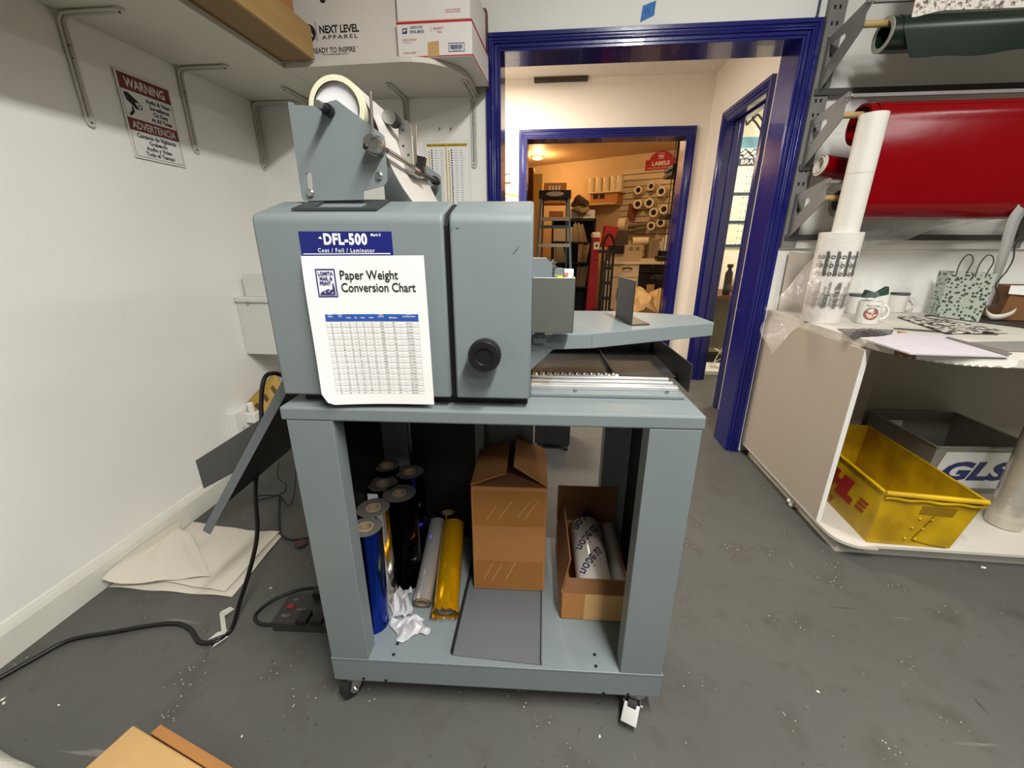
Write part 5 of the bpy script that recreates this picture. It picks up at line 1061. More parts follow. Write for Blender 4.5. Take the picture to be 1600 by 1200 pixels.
kb = b.build('brown_carton', CARDD, bevel=.003); tag(kb,'small brown carton with a white label at the right end of the counter','box')
b = MB(); q = [Yp(1578,446,g0.y),Yp(1612,446,g0.y-.02),Yp(1612,462,g0.y-.02),Yp(1574,459,g0.y)]; b.add([p+Vector((.0,-.004,0)) for p in q],[(0,1,2,3)]); b.build('white_label', PAPER, kb)

# ---------------------------------------------------------------- tubs under the counter
DZ = .0705
def tub(name, B4, T4, mat, lab, front_mat=None):
    # B4/T4: bottom and rim corners, order front-left, front-right, back-right, back-left
    cz = (B4[0]+B4[1]+B4[2]+B4[3])/4; t = thing(name, lab, 'tub', cz)
    b = MB(); b.grid(lambda u,v: (B4[0]*(1-u)+B4[1]*u)*(1-v)+(B4[3]*(1-u)+B4[2]*u)*v+Vector((0,0,.004)),4,4,.004)
    for i in range(4):
        p, q, r, s_ = B4[i], B4[(i+1)%4], T4[(i+1)%4], T4[i]
        b.grid(lambda u,v: (p*(1-u)+q*u)*(1-v)+(s_*(1-u)+r*u)*v,10,8,.0045)
    body = b.build('tub_body', mat, t, smooth=35)
    b = MB(); 
    for i in range(4):
        p, q = T4[i], T4[(i+1)%4]; b = MB(); b.cyl(p+Vector((0,0,-.003)), q+Vector((0,0,-.003)), .006, n=10); b.build('rim', mat, t, smooth=50)
    return t, body
YEL = M('tub_yellow','#d8b008',.42,var=.18,vscale=7,bump=.06,bscale=30,dark='#a37f0c')
fl, frr = Zp(1354,847,DZ), Zp(1483,857,DZ); zt1 = .295
TFL, TFR = Zp(1384,768,zt1), Zp(1543,783,zt1); TBR = Zp(1352,662,zt1)
dv = (TBR-TFR); dv.z = 0; 
if dv.length > .62: dv = dv.normalized()*.62
TFL.z = TFR.z = zt1
B4 = [fl,frr,frr+dv*.92,fl+dv*.92]; T4 = [TFL,TFR,TFR+dv,TFL+dv]
yt, yb_ = tub('mail_tub',B4,T4,YEL,'yellow plastic mail tub with red lettering under the counter')
def face(p,q,r,off=.002):       # frame on a face: origin p, x along q-p, y towards r
    x = (q-p).normalized(); y = (r-p); y = (y-x*y.dot(x)).normalized(); n = x.cross(y); return Matrix.Translation(p+n*off) @ Matrix((x,y,n)).transposed().to_4x4(), (q-p).length, ((r-p)-x*(r-p).dot(x)).length
REDT = M('tub_red','#a01f1c',.5)
Tm,Lm,Hm = face(B4[3],B4[0],T4[3]+ (T4[0]-T4[3])*0)
b = MB(); sk = Matrix(((1,.35,0,0),(0,1,0,0),(0,0,1,0),(0,0,0,1)))
lw = .27; T_ = Tm @ Matrix.Translation((Lm-.118-lw,Hm*.36,0)) @ sk
b.text('DHL',.115,T_,off=.010,w=lw*.95)
for i in range(3): b.add([(lw+.008+.0*i,.004+.020*i,0),(lw+.055,.004+.020*i,0),(lw+.055,.014+.020*i,0),(lw+.008,.014+.020*i,0)],[(0,1,2,3)],T_)
b.text('SORT',.036,Tm @ Matrix.Translation((Lm-.36,Hm*.06,0)),off=.0008,w=.13)
b.build('lettering', REDT, yt)
def fq(u,v,off=.0015):
    p = (B4[0]*(1-u)+B4[1]*u)*(1-v)+(T4[0]*(1-u)+T4[1]*u)*v; n = (B4[1]-B4[0]).cross(T4[0]-B4[0]).normalized(); return p+n*off
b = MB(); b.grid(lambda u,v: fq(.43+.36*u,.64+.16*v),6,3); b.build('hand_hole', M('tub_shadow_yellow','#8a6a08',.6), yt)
for u,v in ((.47,.55),(.60,.55),(.44,.36),(.56,.36),(.42,.14),(.54,.14)): b = MB(); b.ball(fq(u,v,.0005),.0055,10); b.build('rivet', YEL, yt, smooth=50)
b = MB(); b.tube([fq(*q) for q in ((.60,.62),(.55,.36),(.50,.12),(.72,.05),(.95,.012))],.0013,6); b.build('seam', M('seam_brown','#5a4608',.6), yt)
b = MB(); b.cyl(T4[0]+Vector((0,-.004,-.004)), T4[1]+Vector((0,-.004,-.004)), .010, n=14); b.build('front_rim', YEL, yt, smooth=50)
b = MB(); b.grid(lambda u,v: fq(u,.865+.06*v+.012*math.sin(19*u),.007+.004*math.sin(3.1*v)),30,3,.002); b.build('folded_lip', YEL, yt, smooth=40)
# grey tub behind with the white GLS label on its front
GRT = M('tub_grey','#8f8c82',.5,var=.1,vscale=8)
gf = [Zp(1462,764,DZ),Zp(1600,765,DZ)]; zg = .31
GT = [Zp(1466,698,zg),Zp(1625,700,zg)]; GBL = Zp(1325,624,zg); dv2 = GBL-GT[0]; dv2.z = 0
lim = (YB-.10-GT[0].y)/dv2.y; dv2 = dv2*min(1,lim)
off_ = Vector((.0,.03,0))
off2 = Vector((0,.02,0)); gB = [GT[0]+off2,GT[1]+off2,GT[1]+dv2-off2*.5,GT[0]+dv2-off2*.5]; gB = [Vector((p.x,p.y,DZ)) for p in gB]; gT = [GT[0],GT[1],GT[1]+dv2,GT[0]+dv2]
gt_, gbody = tub('grey_tub',gB,gT,GRT,'grey plastic tub with a white GLS label behind the yellow tub')
Tm,Lm,Hm = face(gB[0],gB[1],gT[0])
b = MB(); b.add([(Lm*.04,Hm*.12,.001),(Lm*.98,Hm*.12,.001),(Lm*.98,Hm*.90,.001),(Lm*.10,Hm*.90,.001)],[(0,1,2,3)],Tm); lb_ = b.build('white_label', PAPER, gt_)
b = MB(); b.text('GLS',Hm*.52,Tm @ Matrix.Translation((Lm*.12,Hm*.32,.002)) @ Matrix(((1,.25,0,0),(0,1,0,0),(0,0,1,0),(0,0,0,1))),off=.006,w=Lm*.68); b.build('lettering', M('label_navy','#1b2a66',.5), lb_)
pm = gT[3]+(gT[2]-gT[3])*.27; b = MB(); b.box(pm.x-.045,pm.x+.045,pm.y-.020,pm.y-.012,pm.z-.075,pm.z-.042); b.build('label_holder', PAPER, gt_)
# stretch film roll standing on the bottom shelf
r_ = (Zp(1580,832,DZ)-Zp(1526,812,DZ)).length*.56; c = Zp(1566,818,DZ+.0); zt2_ = Yp(1600,657,c.y).z
sf = thing('stretch_film_roll','large clear stretch film roll standing beside the yellow tub','film roll',c)
b = MB(); b.lathe([(r_,.002),(r_*1.0,zt2_-DZ),(r_*.42,zt2_-DZ),(r_*.42,.002)],c,n=48,closed=True); b.build('film', M('stretch_film','#cfc9b9',.18,.5,var=.12,vscale=10,bump=.15,bscale=14,stretch=(1,1,4)), sf, smooth=40)
b = MB(); b.hollow((c.x,c.y,DZ+.001),(c.x,c.y,zt2_+.012),r_*.42,r_*.34,36); b.build('core', CARDL, sf, smooth=40)
# ================================================================== HALL
b = MB(); P_ = [Yp(775,190,HY-.03),Yp(784,192,HY-.03),Yp(797,271,HY-.03),Yp(775,274,HY-.03)]
b.prism(P_,(0,.0015,0)); tag(b.build('hall_paper', M('paper_bluish','#c3c1c9',.6)),'tall pale sheet of paper hanging in the hall at the left door jamb','paper')
b = MB(); P_ = [Yp(775,276,HY-.02),Yp(797,271.5,HY-.02),Yp(798,284,HY-.02),Yp(775,286,HY-.02)]; b.prism(P_,(0,.0015,0)); tag(b.build('hall_paper', M('paper_grey','#cfccd0',.6)),'lower short sheet of paper under the tall one at the left door jamb','paper')
b = MB(); P_ = [Yp(760,296,HY-.01),Yp(811,306,HY-.01),Yp(811,345,HY-.01),Yp(760,345,HY-.01)]; b.prism(P_,(0,.0015,0)); b.mat(1); Q_ = [Yp(760,298.5,HY-.0115),Yp(811,308,HY-.0115),Yp(811,305.6,HY-.0115),Yp(760,296,HY-.0115)]; b.add(Q_,[(0,1,2,3)])
b.mat(2)
for i in range(6):
    for j in range(5): p = Yp(784+i*4.5,309+j*5+i*.9,HY-.012); b.add([p,p+Vector((.014,0,-.002)),p+Vector((.014,0,-.012)),p+Vector((0,0,-.010))],[(0,1,2,3)])
tag(b.build('hall_chart',[PAPER,GOLD,M('chart_grey','#8f8b86',.6)]),'paper chart with a yellow top line in the hall, just above the machine','wall chart')

# ================================================================== SIDE ROOM
YS = 4.62
PEG = bpy.data.materials.new('pegboard'); PEG.use_nodes = True; nt = PEG.node_tree; bs_ = nt.nodes['Principled BSDF']; bs_.inputs['Base Color'].default_value = C('#e9e2cb'); bs_.inputs['Roughness'].default_value = .6; MATS['pegboard'] = PEG
p = Yp(1150,262,YS); q = Yp(1150,385,YS)
pg = thing('pegboard','cream pegboard with dark blue rails on the side room wall','pegboard',(2.3,YS,q.z))
b = MB(); k = 0; x = 1.86
rows = []
for j in range(12):
    for i in range(16): rows.append((1.80+i*.035+.0, q.z+.02+j*(p.z-q.z-.04)/11))
b = MB(); b.box(HX+.15,3.2,YS-.012,YS-.0005,q.z,p.z); b.mat(1)
for x,z in rows: b.poly([(x+.0055*c,YS-.0128,z+.0055*d_) for c,d_ in rim(8)])
b.build('board', [PEG,INK], pg)
RAILB = M('rail_blue','#23405a',.5)
for y_ in (303,347,384): z = Yp(1160,y_,YS).z; b = MB(); b.box(HX+.15,3.2,YS-.022,YS-.0125,z-.012,z+.012); b.build('rail', RAILB, pg)
pz0, pz1 = Yp(1180,259,YS).z, Yp(1180,214,YS).z; px0, px1 = Yp(1140,240,YS).x, Yp(1215,240,YS).x
po = thing('mountain_poster','poster of snowy mountains under blue sky on the side room wall','poster',((px0+px1)/2,YS,pz0))
b = MB(); b.box(px0,px1,YS-.006,YS-.0005,pz0,pz1); b.mat(1); b.add([(px0,YS-.0065,pz1-(pz1-pz0)*.38),(px1,YS-.0065,pz1-(pz1-pz0)*.38),(px1,YS-.0065,pz1),(px0,YS-.0065,pz1)],[(0,1,2,3)]); b.mat(2)
zz = lambda f: pz0+(pz1-pz0)*f
for f0 in (.34,.44,.54):
    L = [(px0+(px1-px0)*i/16, YS-.007, zz(f0+.08*math.sin(i*1.9+f0*20))) for i in range(17)]; b.add(L+[(x,y,z-.014) for x,y,z in L],[(i,i+1,18+i,17+i) for i in range(16)])
b.mat(3); b.add([(px0,YS-.0072,zz(0)),(px1,YS-.0072,zz(0)),(px1,YS-.0072,zz(.26)),(px0,YS-.0072,zz(.26))],[(0,1,2,3)]); b.mat(0); 
T_ = FT(Vector((Yp(1157,252,YS).x,YS-.0078,zz(.06)))); b.text('BRATE',.055,T_,off=.001,w=Yp(1189,252,YS).x-Yp(1157,252,YS).x)
b.build('print',[M('poster_white','#d8d8d6',.5),M('poster_sky','#6aa0b8',.5),M('poster_rock','#5a5f66',.6),M('poster_dark','#24262a',.5)], po)
for i,(a,c) in enumerate((((1172,190),(1196,222)),((1180,182),(1200,212)))):
    b = MB(); q0_ = Yp(a[0]-6+i*2,a[1]+3,YS-.15); L = [Vector((q0_.x,q0_.y,2.399)), q0_,Yp(a[0]+4,a[1]-3,YS-.15),Yp((a[0]+c[0])/2+4,(a[1]+c[1])/2-4,YS-.15),Yp(c[0],c[1],YS-.15)]; b.tube(spline(L,6),.009,8); tag(b.build('hanging_cable', CORD, smooth=60),('left black cable hanging above the mountain poster','right black cable hanging above the mountain poster')[i],'cable','cables above the poster')
dz0 = Yp(1140,462,4.0).z
sd = thing('side_room_desk','dark brown desk edge seen through the side doorway','desk',(2.0,4.2,0))
b = MB(); b.box(1.40,3.0,3.98,4.60,dz0-.03,dz0); b.build('desk_top', M('desk_brown','#5a3220',.5), sd); b = MB(); b.box(1.42,1.46,4.05,4.58,0,dz0-.03); b.build('desk_leg', M('desk_side','#8c8474',.6), sd); b = MB(); b.box(1.46,2.98,4.50,4.53,.1,dz0-.03); b.build('back_panel', MATS['desk_side'], sd)
p = Yp(1134,459,4.06); zt_ = Yp(1138,413,4.06).z; b = MB(); b.lathe([(0,0),(.030,0),(.032,.01),(.032,(zt_-dz0)*.72),(.016,(zt_-dz0)*.82),(.016,(zt_-dz0)*.9),(.026,(zt_-dz0)*.9),(.026,zt_-dz0),(0,zt_-dz0)],(p.x,p.y,dz0+.001),n=24); b.mat(1); b.lathe([(.0322,.05),(.0322,.10)],(p.x,p.y,dz0),n=24); tag(b.build('black_bottle',[BLACK,M('bottle_label','#3a3a38',.5)], smooth=40),'black bottle standing on the brown desk in the side room','bottle')
p = Yp(1146,459,4.12); b = MB(); b.ball((p.x,p.y,dz0+.08),.075,14,(.75,.75,1.06)); b.ball((p.x+.02,p.y+.01,dz0+.16),.035,10); b.v = [v+Vector((.006*math.sin(60*v.z+30*v.x),.005*math.sin(50*v.x),.004*math.sin(70*v.x))) for v in b.v]; tag(b.build('snack_bag', M('bag_tan','#d9b991',.35,var=.3,vscale=20), smooth=50),'tan plastic bag next to the black bottle on the desk','bag')
p = Zp(1122,572,0); p2 = Zp(1135,595,0); b = MB(); yy0 = Zp(1118,592,0).y; b.box(1.34,2.2,yy0+.12,yy0+.42,0.0,.035); tag(b.build('white_board', WHITE, bevel=.002),'low white board on the side room floor under the desk','board')
L = [Yp(1113,560,3.85)+Vector((.0,.0,0))]; c = Yp(1128,560,3.85); rr = random.Random(8); b = MB(); pts = [c+Vector((.10*math.sin(k*1.7)*(.5+.5*rr.random()),.05*math.cos(k*2.3),.06+.09*math.sin(k*1.1+1))) for k in range(12)]
for p in pts: p.z = max(p.z-.06, .039)
b.tube(spline(pts,6),.004,6); tag(b.build('cable_coil', M('cable_white','#d6cfbd',.5), smooth=60),'tangled white cable under the side room desk','cable')

# ================================================================== STORAGE ROOM
def fpx(x0,y0,x1,y1,Y): a, c_ = Yp(x0,y0,Y), Yp(x1,y1,Y); return min(a.x,c_.x), max(a.x,c_.x), min(a.z,c_.z), max(a.z,c_.z)
def pbox(x0,y0,x1,y1,Y,d,grow=None): X0,X1,Z0,Z1 = fpx(x0,y0,x1,y1,Y); return MB().box(X0,X1,Y,Y+d,Z0 if grow is None else grow,Z1)
BK = M('shelf_black','#161210',.6); OR1 = M('carton_orange','#b97c3f',.7,var=.12,vscale=5)
# ceiling light
p = Zp(840,244,2.449); cl_ = thing('ceiling_light','glowing round ceiling light in the storage room','ceiling light',(p.x,p.y,2.40))
b = MB(); b.lathe([(0,0),(.10,0),(.10,-.02),(.085,-.035)],(p.x,p.y,2.449),n=28); b.build('rim', M('lamp_rim','#c9a06a',.5), cl_, smooth=40)
b = MB(); b.lathe([(.085,-.030),(.06,-.045),(0,-.05)],(p.x,p.y,2.449),n=28); b.build('diffuser', M('lamp_glow','#ffd9a0',.5,emit=9), cl_, smooth=60)
# slat wall on the askew far wall
def spx(x,y,off=0): return Np(x,y,WA+WN*off,WN)
A0 = spx(975,265); s0 = (A0-WA).dot(WBd); zt_ = A0.z; s1 = s0+1.25; zb_ = spx(975,372).z-.3
sw = thing('slat_wall','cream slatted display wall with dark grooves in the storage room','slat wall',wpt((s0+s1)/2,zb_))
SLM = M('slat_cream','#d8c49c',.55); n_ = 15; h = (zt_-zb_)/n_
Tw = Matrix((WBd,-WN,Vector((0,0,1)))).transposed().to_4x4(); Tw.translation = WA
b = MB(Tw); b.box(s0,s1,-.016,-.001,zb_,zt_); b.build('backing', M('slat_groove','#6b2f1c',.7), sw)
for i in range(n_): b = MB(Tw); b.box(s0,s1,-.030,-.0165,zb_+i*h+.008,zb_+(i+1)*h-.004); b.build('slat', SLM, sw)
pz = spx(1032,288,.04); b = MB(Tw); ss = (pz-WA).dot(WBd); b.box(ss-.06,ss+.0,-.034,-.0305,pz.z-.12,pz.z+.02); b.build('hang_strip', SLM, sw)
# LABELS sign
p0_ = spx(1008,267,.04); p1_ = spx(1056,262,.04); sc = .5*((p0_-WA).dot(WBd)+(p1_-WA).dot(WBd)); hw = .5*abs((p1_-p0_).dot(WBd)); zb2 = p0_.z; zt2 = spx(1035,236,.04).z; H_ = zt2-zb2
TT = FT(wpt(sc,zb2,.036),WBd,(0,0,1))
out = [(-hw,0),(hw,0),(hw,H_*.58),(hw*.72,H_*.58)]+[(hw*.72*math.cos(a),H_*.58+H_*.42*math.sin(a)) for a in [math.pi*k/12 for k in range(1,12)]]+[(-hw*.72,H_*.58),(-hw,H_*.58)]
lsg = thing('labels_sign','red arched LABELS sign on top of the slatted wall','sign',wpt(sc,zb2,.036))
b = MB(); b.plate(out,TT,.012); b.build('panel', M('labels_red','#b3242c',.5), lsg)
b = MB(); b.text('LABELS',H_*.30,TT @ Matrix.Translation((0,H_*.24,.013)),ax='CENTER',off=.003,w=hw*1.15); b.text('mailing shipping address return',H_*.10,TT @ Matrix.Translation((0,H_*.08,.013)),ax='CENTER',w=hw*1.7)
q_ = H_*.16; cy_ = H_*.74
for (u0,v0,u1,v1) in ((-1,-1,1,-.85),(-1,.85,1,1),(-1,-1,-.85,1),(.85,-1,1,1)): b.add([(u0*q_,cy_+v0*q_,.013),(u1*q_,cy_+v0*q_,.013),(u1*q_,cy_+v1*q_,.013),(u0*q_,cy_+v1*q_,.013)],[(0,1,2,3)],TT)
b.add([(x*q_,cy_+y*q_,.013) for x,y in ((-.6,-.5),(.6,-.5),(.7,.4),(.3,0),(0,.6),(-.3,0),(-.7,.4))],[tuple(range(7))],TT)
b.build('lettering', M('sign_white2','#e6d9cc',.6), lsg)
# label rolls hung on the slat wall
RLW = M('roll_white','#e2d3b4',.5); RLD = M('roll_core_dark','#1a1512',.7)
names = ['left roll of the upper pair near the top of the slatted wall','small roll at the top of the slatted wall','large roll at the top right of the slatted wall','left roll of the middle pair on the slatted wall','right roll of the middle pair on the slatted wall','lower roll of the pair beside the black rack post','upper roll of the pair beside the black rack post','lower left roll near the bottom right of the slatted wall','lowest right roll on the slatted wall by the rack post','roll end peeping out behind the black rack post']
for i,((x,y,r),nm) in enumerate(zip(((997,297,5.2),(1017,291,5.0),(1033,299,6.2),(996,319,5.8),(1014,317,6.4),(1021,332,6.0),(1037,327,6.2),(1017,353,5.4),(1032,348,5.8),(1053,303,4.5)),names)):
    e0 = spx(x,y,.26); m_ = (spx(x+r,y,.26)-e0).length*1.15
    b = MB(); a_ = e0-WN*.22
    b.hollow(e0,a_,m_,m_*.62,26); b.mat(1); b.cyl(e0-WN*.03,a_,m_*.615,n=22); tag(b.build('label_roll',[RLW,RLD], smooth=40,loc=e0), 'white label roll, '+nm, 'label roll', 'label rolls on the slatted wall')
# shelf, tape rolls and boxes on the far wall
sh_ = spx(940,318,.30); z_ = sh_.z; sa = (spx(905,318,.01)-WA).dot(WBd); sb = (spx(973,320,.01)-WA).dot(WBd)
b = MB(Tw); b.box(sa,sb,-.36,-.001,z_-.02,z_); tag(b.build('storage_shelf', M('shelf_cream','#cdb386',.6)),'cream wall shelf carrying the tape roll stack in the storage room','shelf')
TAPEM = M('tape_roll_clear','#dcc79a',.25,var=.1,vscale=20)
xs = [924,935.5,947,958.5,968]; zt_ = spx(945,277,.2).z; e_base = z_+.16
for i,x in enumerate(xs):
    s_ = (spx(x,290,.2)-WA).dot(WBd); c = wpt(s_,0,.19)
    b = MB(); b.hollow((c.x,c.y,e_base+.011),(c.x,c.y,zt_),.056,.03,26); tag(b.build('tape_stack', TAPEM, smooth=40),'clear packing tape stack, '+('leftmost','second from left','middle one','fourth from left','rightmost')[i]+' on the high storage shelf','tape','tape stacks on the storage shelf')
b = MB(Tw); s_a, s_b = (spx(926,310,.2)-WA).dot(WBd), (spx(968,310,.2)-WA).dot(WBd); b.box(s_a,s_b,-.30,-.05,z_+.001,e_base-.006); b.mat(1); 
for k in (.12,.36): b.box(s_a+(s_b-s_a)*k,s_a+(s_b-s_a)*(k+.18),-.304,-.2995,z_+.07,e_base-.02)
tag(b.build('brown_carton',[OR1,RLD]),'brown carton with dark square holes under the clear tape rolls','box')
b = MB(Tw); b.box(s_a-.05,s_b+.05,-.34,-.02,e_base-.005,e_base+.010); tag(b.build('white_tray_board', M('board_pale','#ddceac',.5)),'pale board lying between tape rolls and the carton with holes','board')
# ladder
YL = 5.75; lx0, lx1, lzb, lzt = fpx(844,350,890,298,YL)
ld_ = thing('step_ladder','blue step ladder with a black top cap in the storage room','ladder',((lx0+lx1)/2,YL,0))
LB = M('ladder_blue','#5c7a8e',.5); top = lzt
b = MB(); b.box(lx0-.02,lx1+.02,YL-.10,YL+.18,top-.10,top); cap = b.build('top_cap', M('cap_black','#151211',.5), ld_, bevel=.01)
b = MB(); R_ = rim(26,.11,.028); c = ((lx0+lx1)/2,YL-.1012,top-.045); b.poly([(c[0]+x,c[1],c[2]+y) for x,y in R_]); b.build('label', M('cap_label','#b9b3aa',.5), cap)
sl_ = .16
def leg(xa,xb,yb,mat=LB,n='rail'): b = MB(); b.hexa([(xb-.014,yb-.035,0),(xb+.014,yb-.035,0),(xb+.014,yb+.035,0),(xb-.014,yb+.035,0)],[(xa-.014,YL-.08,top-.05),(xa+.014,YL-.08,top-.05),(xa+.014,YL-.01,top-.05),(xa-.014,YL-.01,top-.05)]); b.build(n, mat, ld_)
leg(lx0+.01,lx0-.06,YL-.55); leg(lx1-.01,lx1+.10,YL-.55)
b = MB(); 
for xa,xb in ((lx0+.03,lx0+.0),(lx1-.03,lx1+.04)): b = MB(); b.hexa([(xb-.012,YL+.58,0),(xb+.012,YL+.58,0),(xb+.012,YL+.62,0),(xb-.012,YL+.62,0)],[(xa-.012,YL+.10,top-.08),(xa+.012,YL+.10,top-.08),(xa+.012,YL+.14,top-.08),(xa-.012,YL+.14,top-.08)]); b.build('rear_rail', LB, ld_)
STP = M('ladder_step','#b7b1a8',.4,.3)
for y_,w_ in ((342,0),(353,1),(383,2),(428,3),(478,4)):
    f = (top-.05-Yp(865,y_,YL).z)/(top-.05); yy = YL-.05-.47*f; z = Yp(865,y_,yy).z
    if w_ == 1: b = MB(); b.box(lx0+.0,lx1+.0,YL+.16,YL+.19,z-.02,z+.02); b.build('brace', LB, ld_); continue
    b = MB(); b.box(lx0-.06*f+.01,lx1+.10*f-.01,yy-.05,yy+.05,z-.022,z+.018); b.build('step', STP, ld_)
# cartons left behind the ladder
YC = 6.75
def carton2(x0,y0,x1,y1,Y,d,mat,lab,cat='box',name='carton'):
    o = pbox(x0,y0,x1,y1,Y,d).build(name, mat); tag(o,lab,cat); return o
o = carton2(850,286,884,318,YC,.35,OR1,'orange brown carton with white print above the ladder cap')
X0,X1,Z0,Z1 = fpx(857,287,876,317,YC); b = MB()
for k in range(4): b.add([(X0+(X1-X0)*.25*k,YC-.002,Z0+(Z1-Z0)*(.55+.1*(k%2))),(X0+(X1-X0)*(.25*k+.16),YC-.002,Z0+(Z1-Z0)*.55),(X0+(X1-X0)*(.25*k+.2),YC-.002,Z1-.02),(X0+(X1-X0)*(.25*k+.05),YC-.002,Z1-.03)],[(0,1,2,3)]); b.add([(X0+(X1-X0)*.25*k,YC-.002,Z0+.02),(X0+(X1-X0)*(.25*k+.14),YC-.002,Z0+.02),(X0+(X1-X0)*(.25*k+.18),YC-.002,Z0+(Z1-Z0)*.35),(X0+(X1-X0)*(.25*k+.03),YC-.002,Z0+(Z1-Z0)*.38)],[(0,1,2,3)])
b.build('white_print', PAPER, o)
o = carton2(858,330,880,340,6.95,.3,OR1,'small brown carton lying on the bookcase left end')
o = carton2(893,328,929,341,6.95,.3,PAPER,'white flat box with dark print on the bookcase','box')
b = MB(); X0,X1,Z0,Z1 = fpx(902,334,922,338,6.95); b.text('COPY PAPER',(Z1-Z0)*1.3,FT((X0,6.947,Z0)),w=X1-X0); b.build('lettering', INK, o)
b = MB(); c = Yp(907,316,6.95); b.ball(c,.15,12,(1.1,.7,.55)); b.v = [v+Vector((.03*math.sin(21*v.z+13*v.x),0,.03*math.sin(24*v.x))) for v in b.v]; tag(b.build('plastic_bundle', M('bundle_dark','#5a4a3a',.35,var=.5,vscale=14), smooth=30),'dark crumpled bundle of plastic beside the tape roll shelf','bundle')
b = MB(); c = Yp(908,328,6.85); b.ball(c,.12,12,(1.2,.7,.45)); b.v = [v+Vector((.02*math.sin(25*v.z+15*v.x),0,.02*math.sin(30*v.x))) for v in b.v]; tag(b.build('plastic_bundle', M('bundle_pale','#b09a7a',.3,var=.4,vscale=14), smooth=30),'paler crumpled plastic bundle on top of the white flat box','bundle')
TALL = M('tall_board','#c79a4c',.6)
X0,X1,Z0,Z1 = fpx(834,272,846,330,6.55); b = MB(); b.hexa([(X0+.0,6.55,0),(X0+.06,6.55,0),(X0+.06,6.70,0),(X0,6.70,0)],[(X0,6.55,Z1),(X1,6.55,Z1),(X1,6.70,Z1),(X0,6.70,Z1)]); tag(b.build('tall_carton', TALL),'tall narrow yellow brown carton left of the ladder','box')
X0,X1,Z0,Z1 = fpx(823,262,835,320,6.8); b = MB(); b.box(X0-.4,X1-.02,6.8,7.1,0,Z1); tag(b.build('brown_cabinet', M('cabinet_brown','#5c2f16',.5)),'dark brown cabinet side at the far left of the storage doorway','cabinet')
# bookcase with files
YK = 6.9
bx0,bx1,bz0,bz1 = fpx(859,455,932,342,YK); bk = thing('bookcase','black bookcase full of pale files in the storage room','bookcase',((bx0+bx1)/2,YK,0))
b = MB(); b.box(bx0,bx0+.03,YK,YK+.32,0,bz1); b.box(bx1-.03,bx1,YK,YK+.32,0,bz1); b.box(bx0,bx1,YK+.30,YK+.32,0,bz1); b.box(bx0,bx1,YK,YK+.32,bz1-.03,bz1)
b.build('carcass', BK, bk)
shz = [Yp(890,y_,YK).z for y_ in (378,410,448)]
for z in shz: b = MB(); b.box(bx0+.03,bx1-.03,YK+.005,YK+.30,z-.025,z); b.build('shelf', BK, bk)
FILE = [M('file_manila','#d3b98c',.7),M('file_cream','#e0d0ae',.7),M('file_buff','#c09c6c',.7)]; rr = random.Random(6)
def files(x0,x1,z,h,lean,n,tagtxt):
    for i in range(n):
        t = i/max(1,n-1); xa = x0+(x1-x0)*t; hh = h*(1-.18*rr.random()); lx = lean*(t)*hh
        b = MB(); b.hexa([(xa,YK+.02,z+.001),(xa+.010,YK+.02,z+.001),(xa+.010,YK+.27,z+.001),(xa,YK+.27,z+.001)],[(xa-lx,YK+.02,z+hh),(xa+.010-lx,YK+.02,z+hh),(xa+.010-lx,YK+.27,z+hh),(xa-lx,YK+.27,z+hh)]); o = b.build('file_folder', FILE[rr.randrange(3)]); tag(o,'pale paper file in a row '+tagtxt,'file','files in the black bookcase, '+tagtxt)
X0,X1,_,_ = fpx(895,378,917,378,YK); files(X0,X1,shz[0],.30,.32,11,'leaning on the top bookcase shelf')
X0,X1,_,_ = fpx(865,410,884,410,YK); files(X0,X1,shz[1],.30,.25,9,'on the middle bookcase shelf behind the ladder')
X0,X1,_,_ = fpx(903,410,915,410,YK); files(X0,X1,shz[1],.32,-.15,8,'on the middle bookcase shelf right of the ladder')
X0,X1,_,_ = fpx(901,446,913,446,YK); files(X0,X1,shz[2],.34,-.1,7,'on the low bookcase shelf right of the ladder')
o = pbox(864,355,894,377,YK+.01,.24).build('file_box', FILE[1]); tag(o,'pale upright file box on the top bookcase shelf, behind the ladder','file box')
# red cabinet, hand truck, boxes
YR_ = 6.35; rx0,rx1,rz0,rz1 = fpx(918,480,937,371,YR_)
rc_ = thing('red_cabinet','tall narrow red metal cabinet in the storage room','cabinet',((rx0+rx1)/2,YR_,0)); RDM = M('cabinet_red','#9c1518',.4)
b = MB(); b.hexa([(rx0-.03,YR_,0),(rx1+.01,YR_,0),(rx1+.01,YR_+.3,0),(rx0-.03,YR_+.3,0)],[(rx0+.02,YR_,rz1),(rx1,YR_,rz1),(rx1,YR_+.3,rz1),(rx0+.02,YR_+.3,rz1)]); b.build('body', RDM, rc_)
p = Yp(932,384,YR_-.001); b = MB(); b.box(p.x-.04,p.x+.04,YR_-.003,YR_-.0005,p.z-.05,p.z+.05); b.mat(1); b.ball((p.x,YR_-.003,p.z),.018,10,(1,.2,1)); b.build('sticker',[PAPER,INK], rc_)
p = Yp(931,404,YR_-.02); b = MB(); b.cyl((p.x-.03,YR_-.03,p.z),(p.x+.02,YR_-.001,p.z),.008,n=10); b.build('handle', STEEL, rc_)
b = MB(); p = Yp(931,368,YR_+.1); b.lathe([(0,-.03),(.07,-.03),(.07,.02),(.05,.04),(0,.04)],(p.x,p.y,rz1+.031),n=20); tag(b.build('white_jar', PAPER, smooth=40),'small white jar standing on the red cabinet','jar')
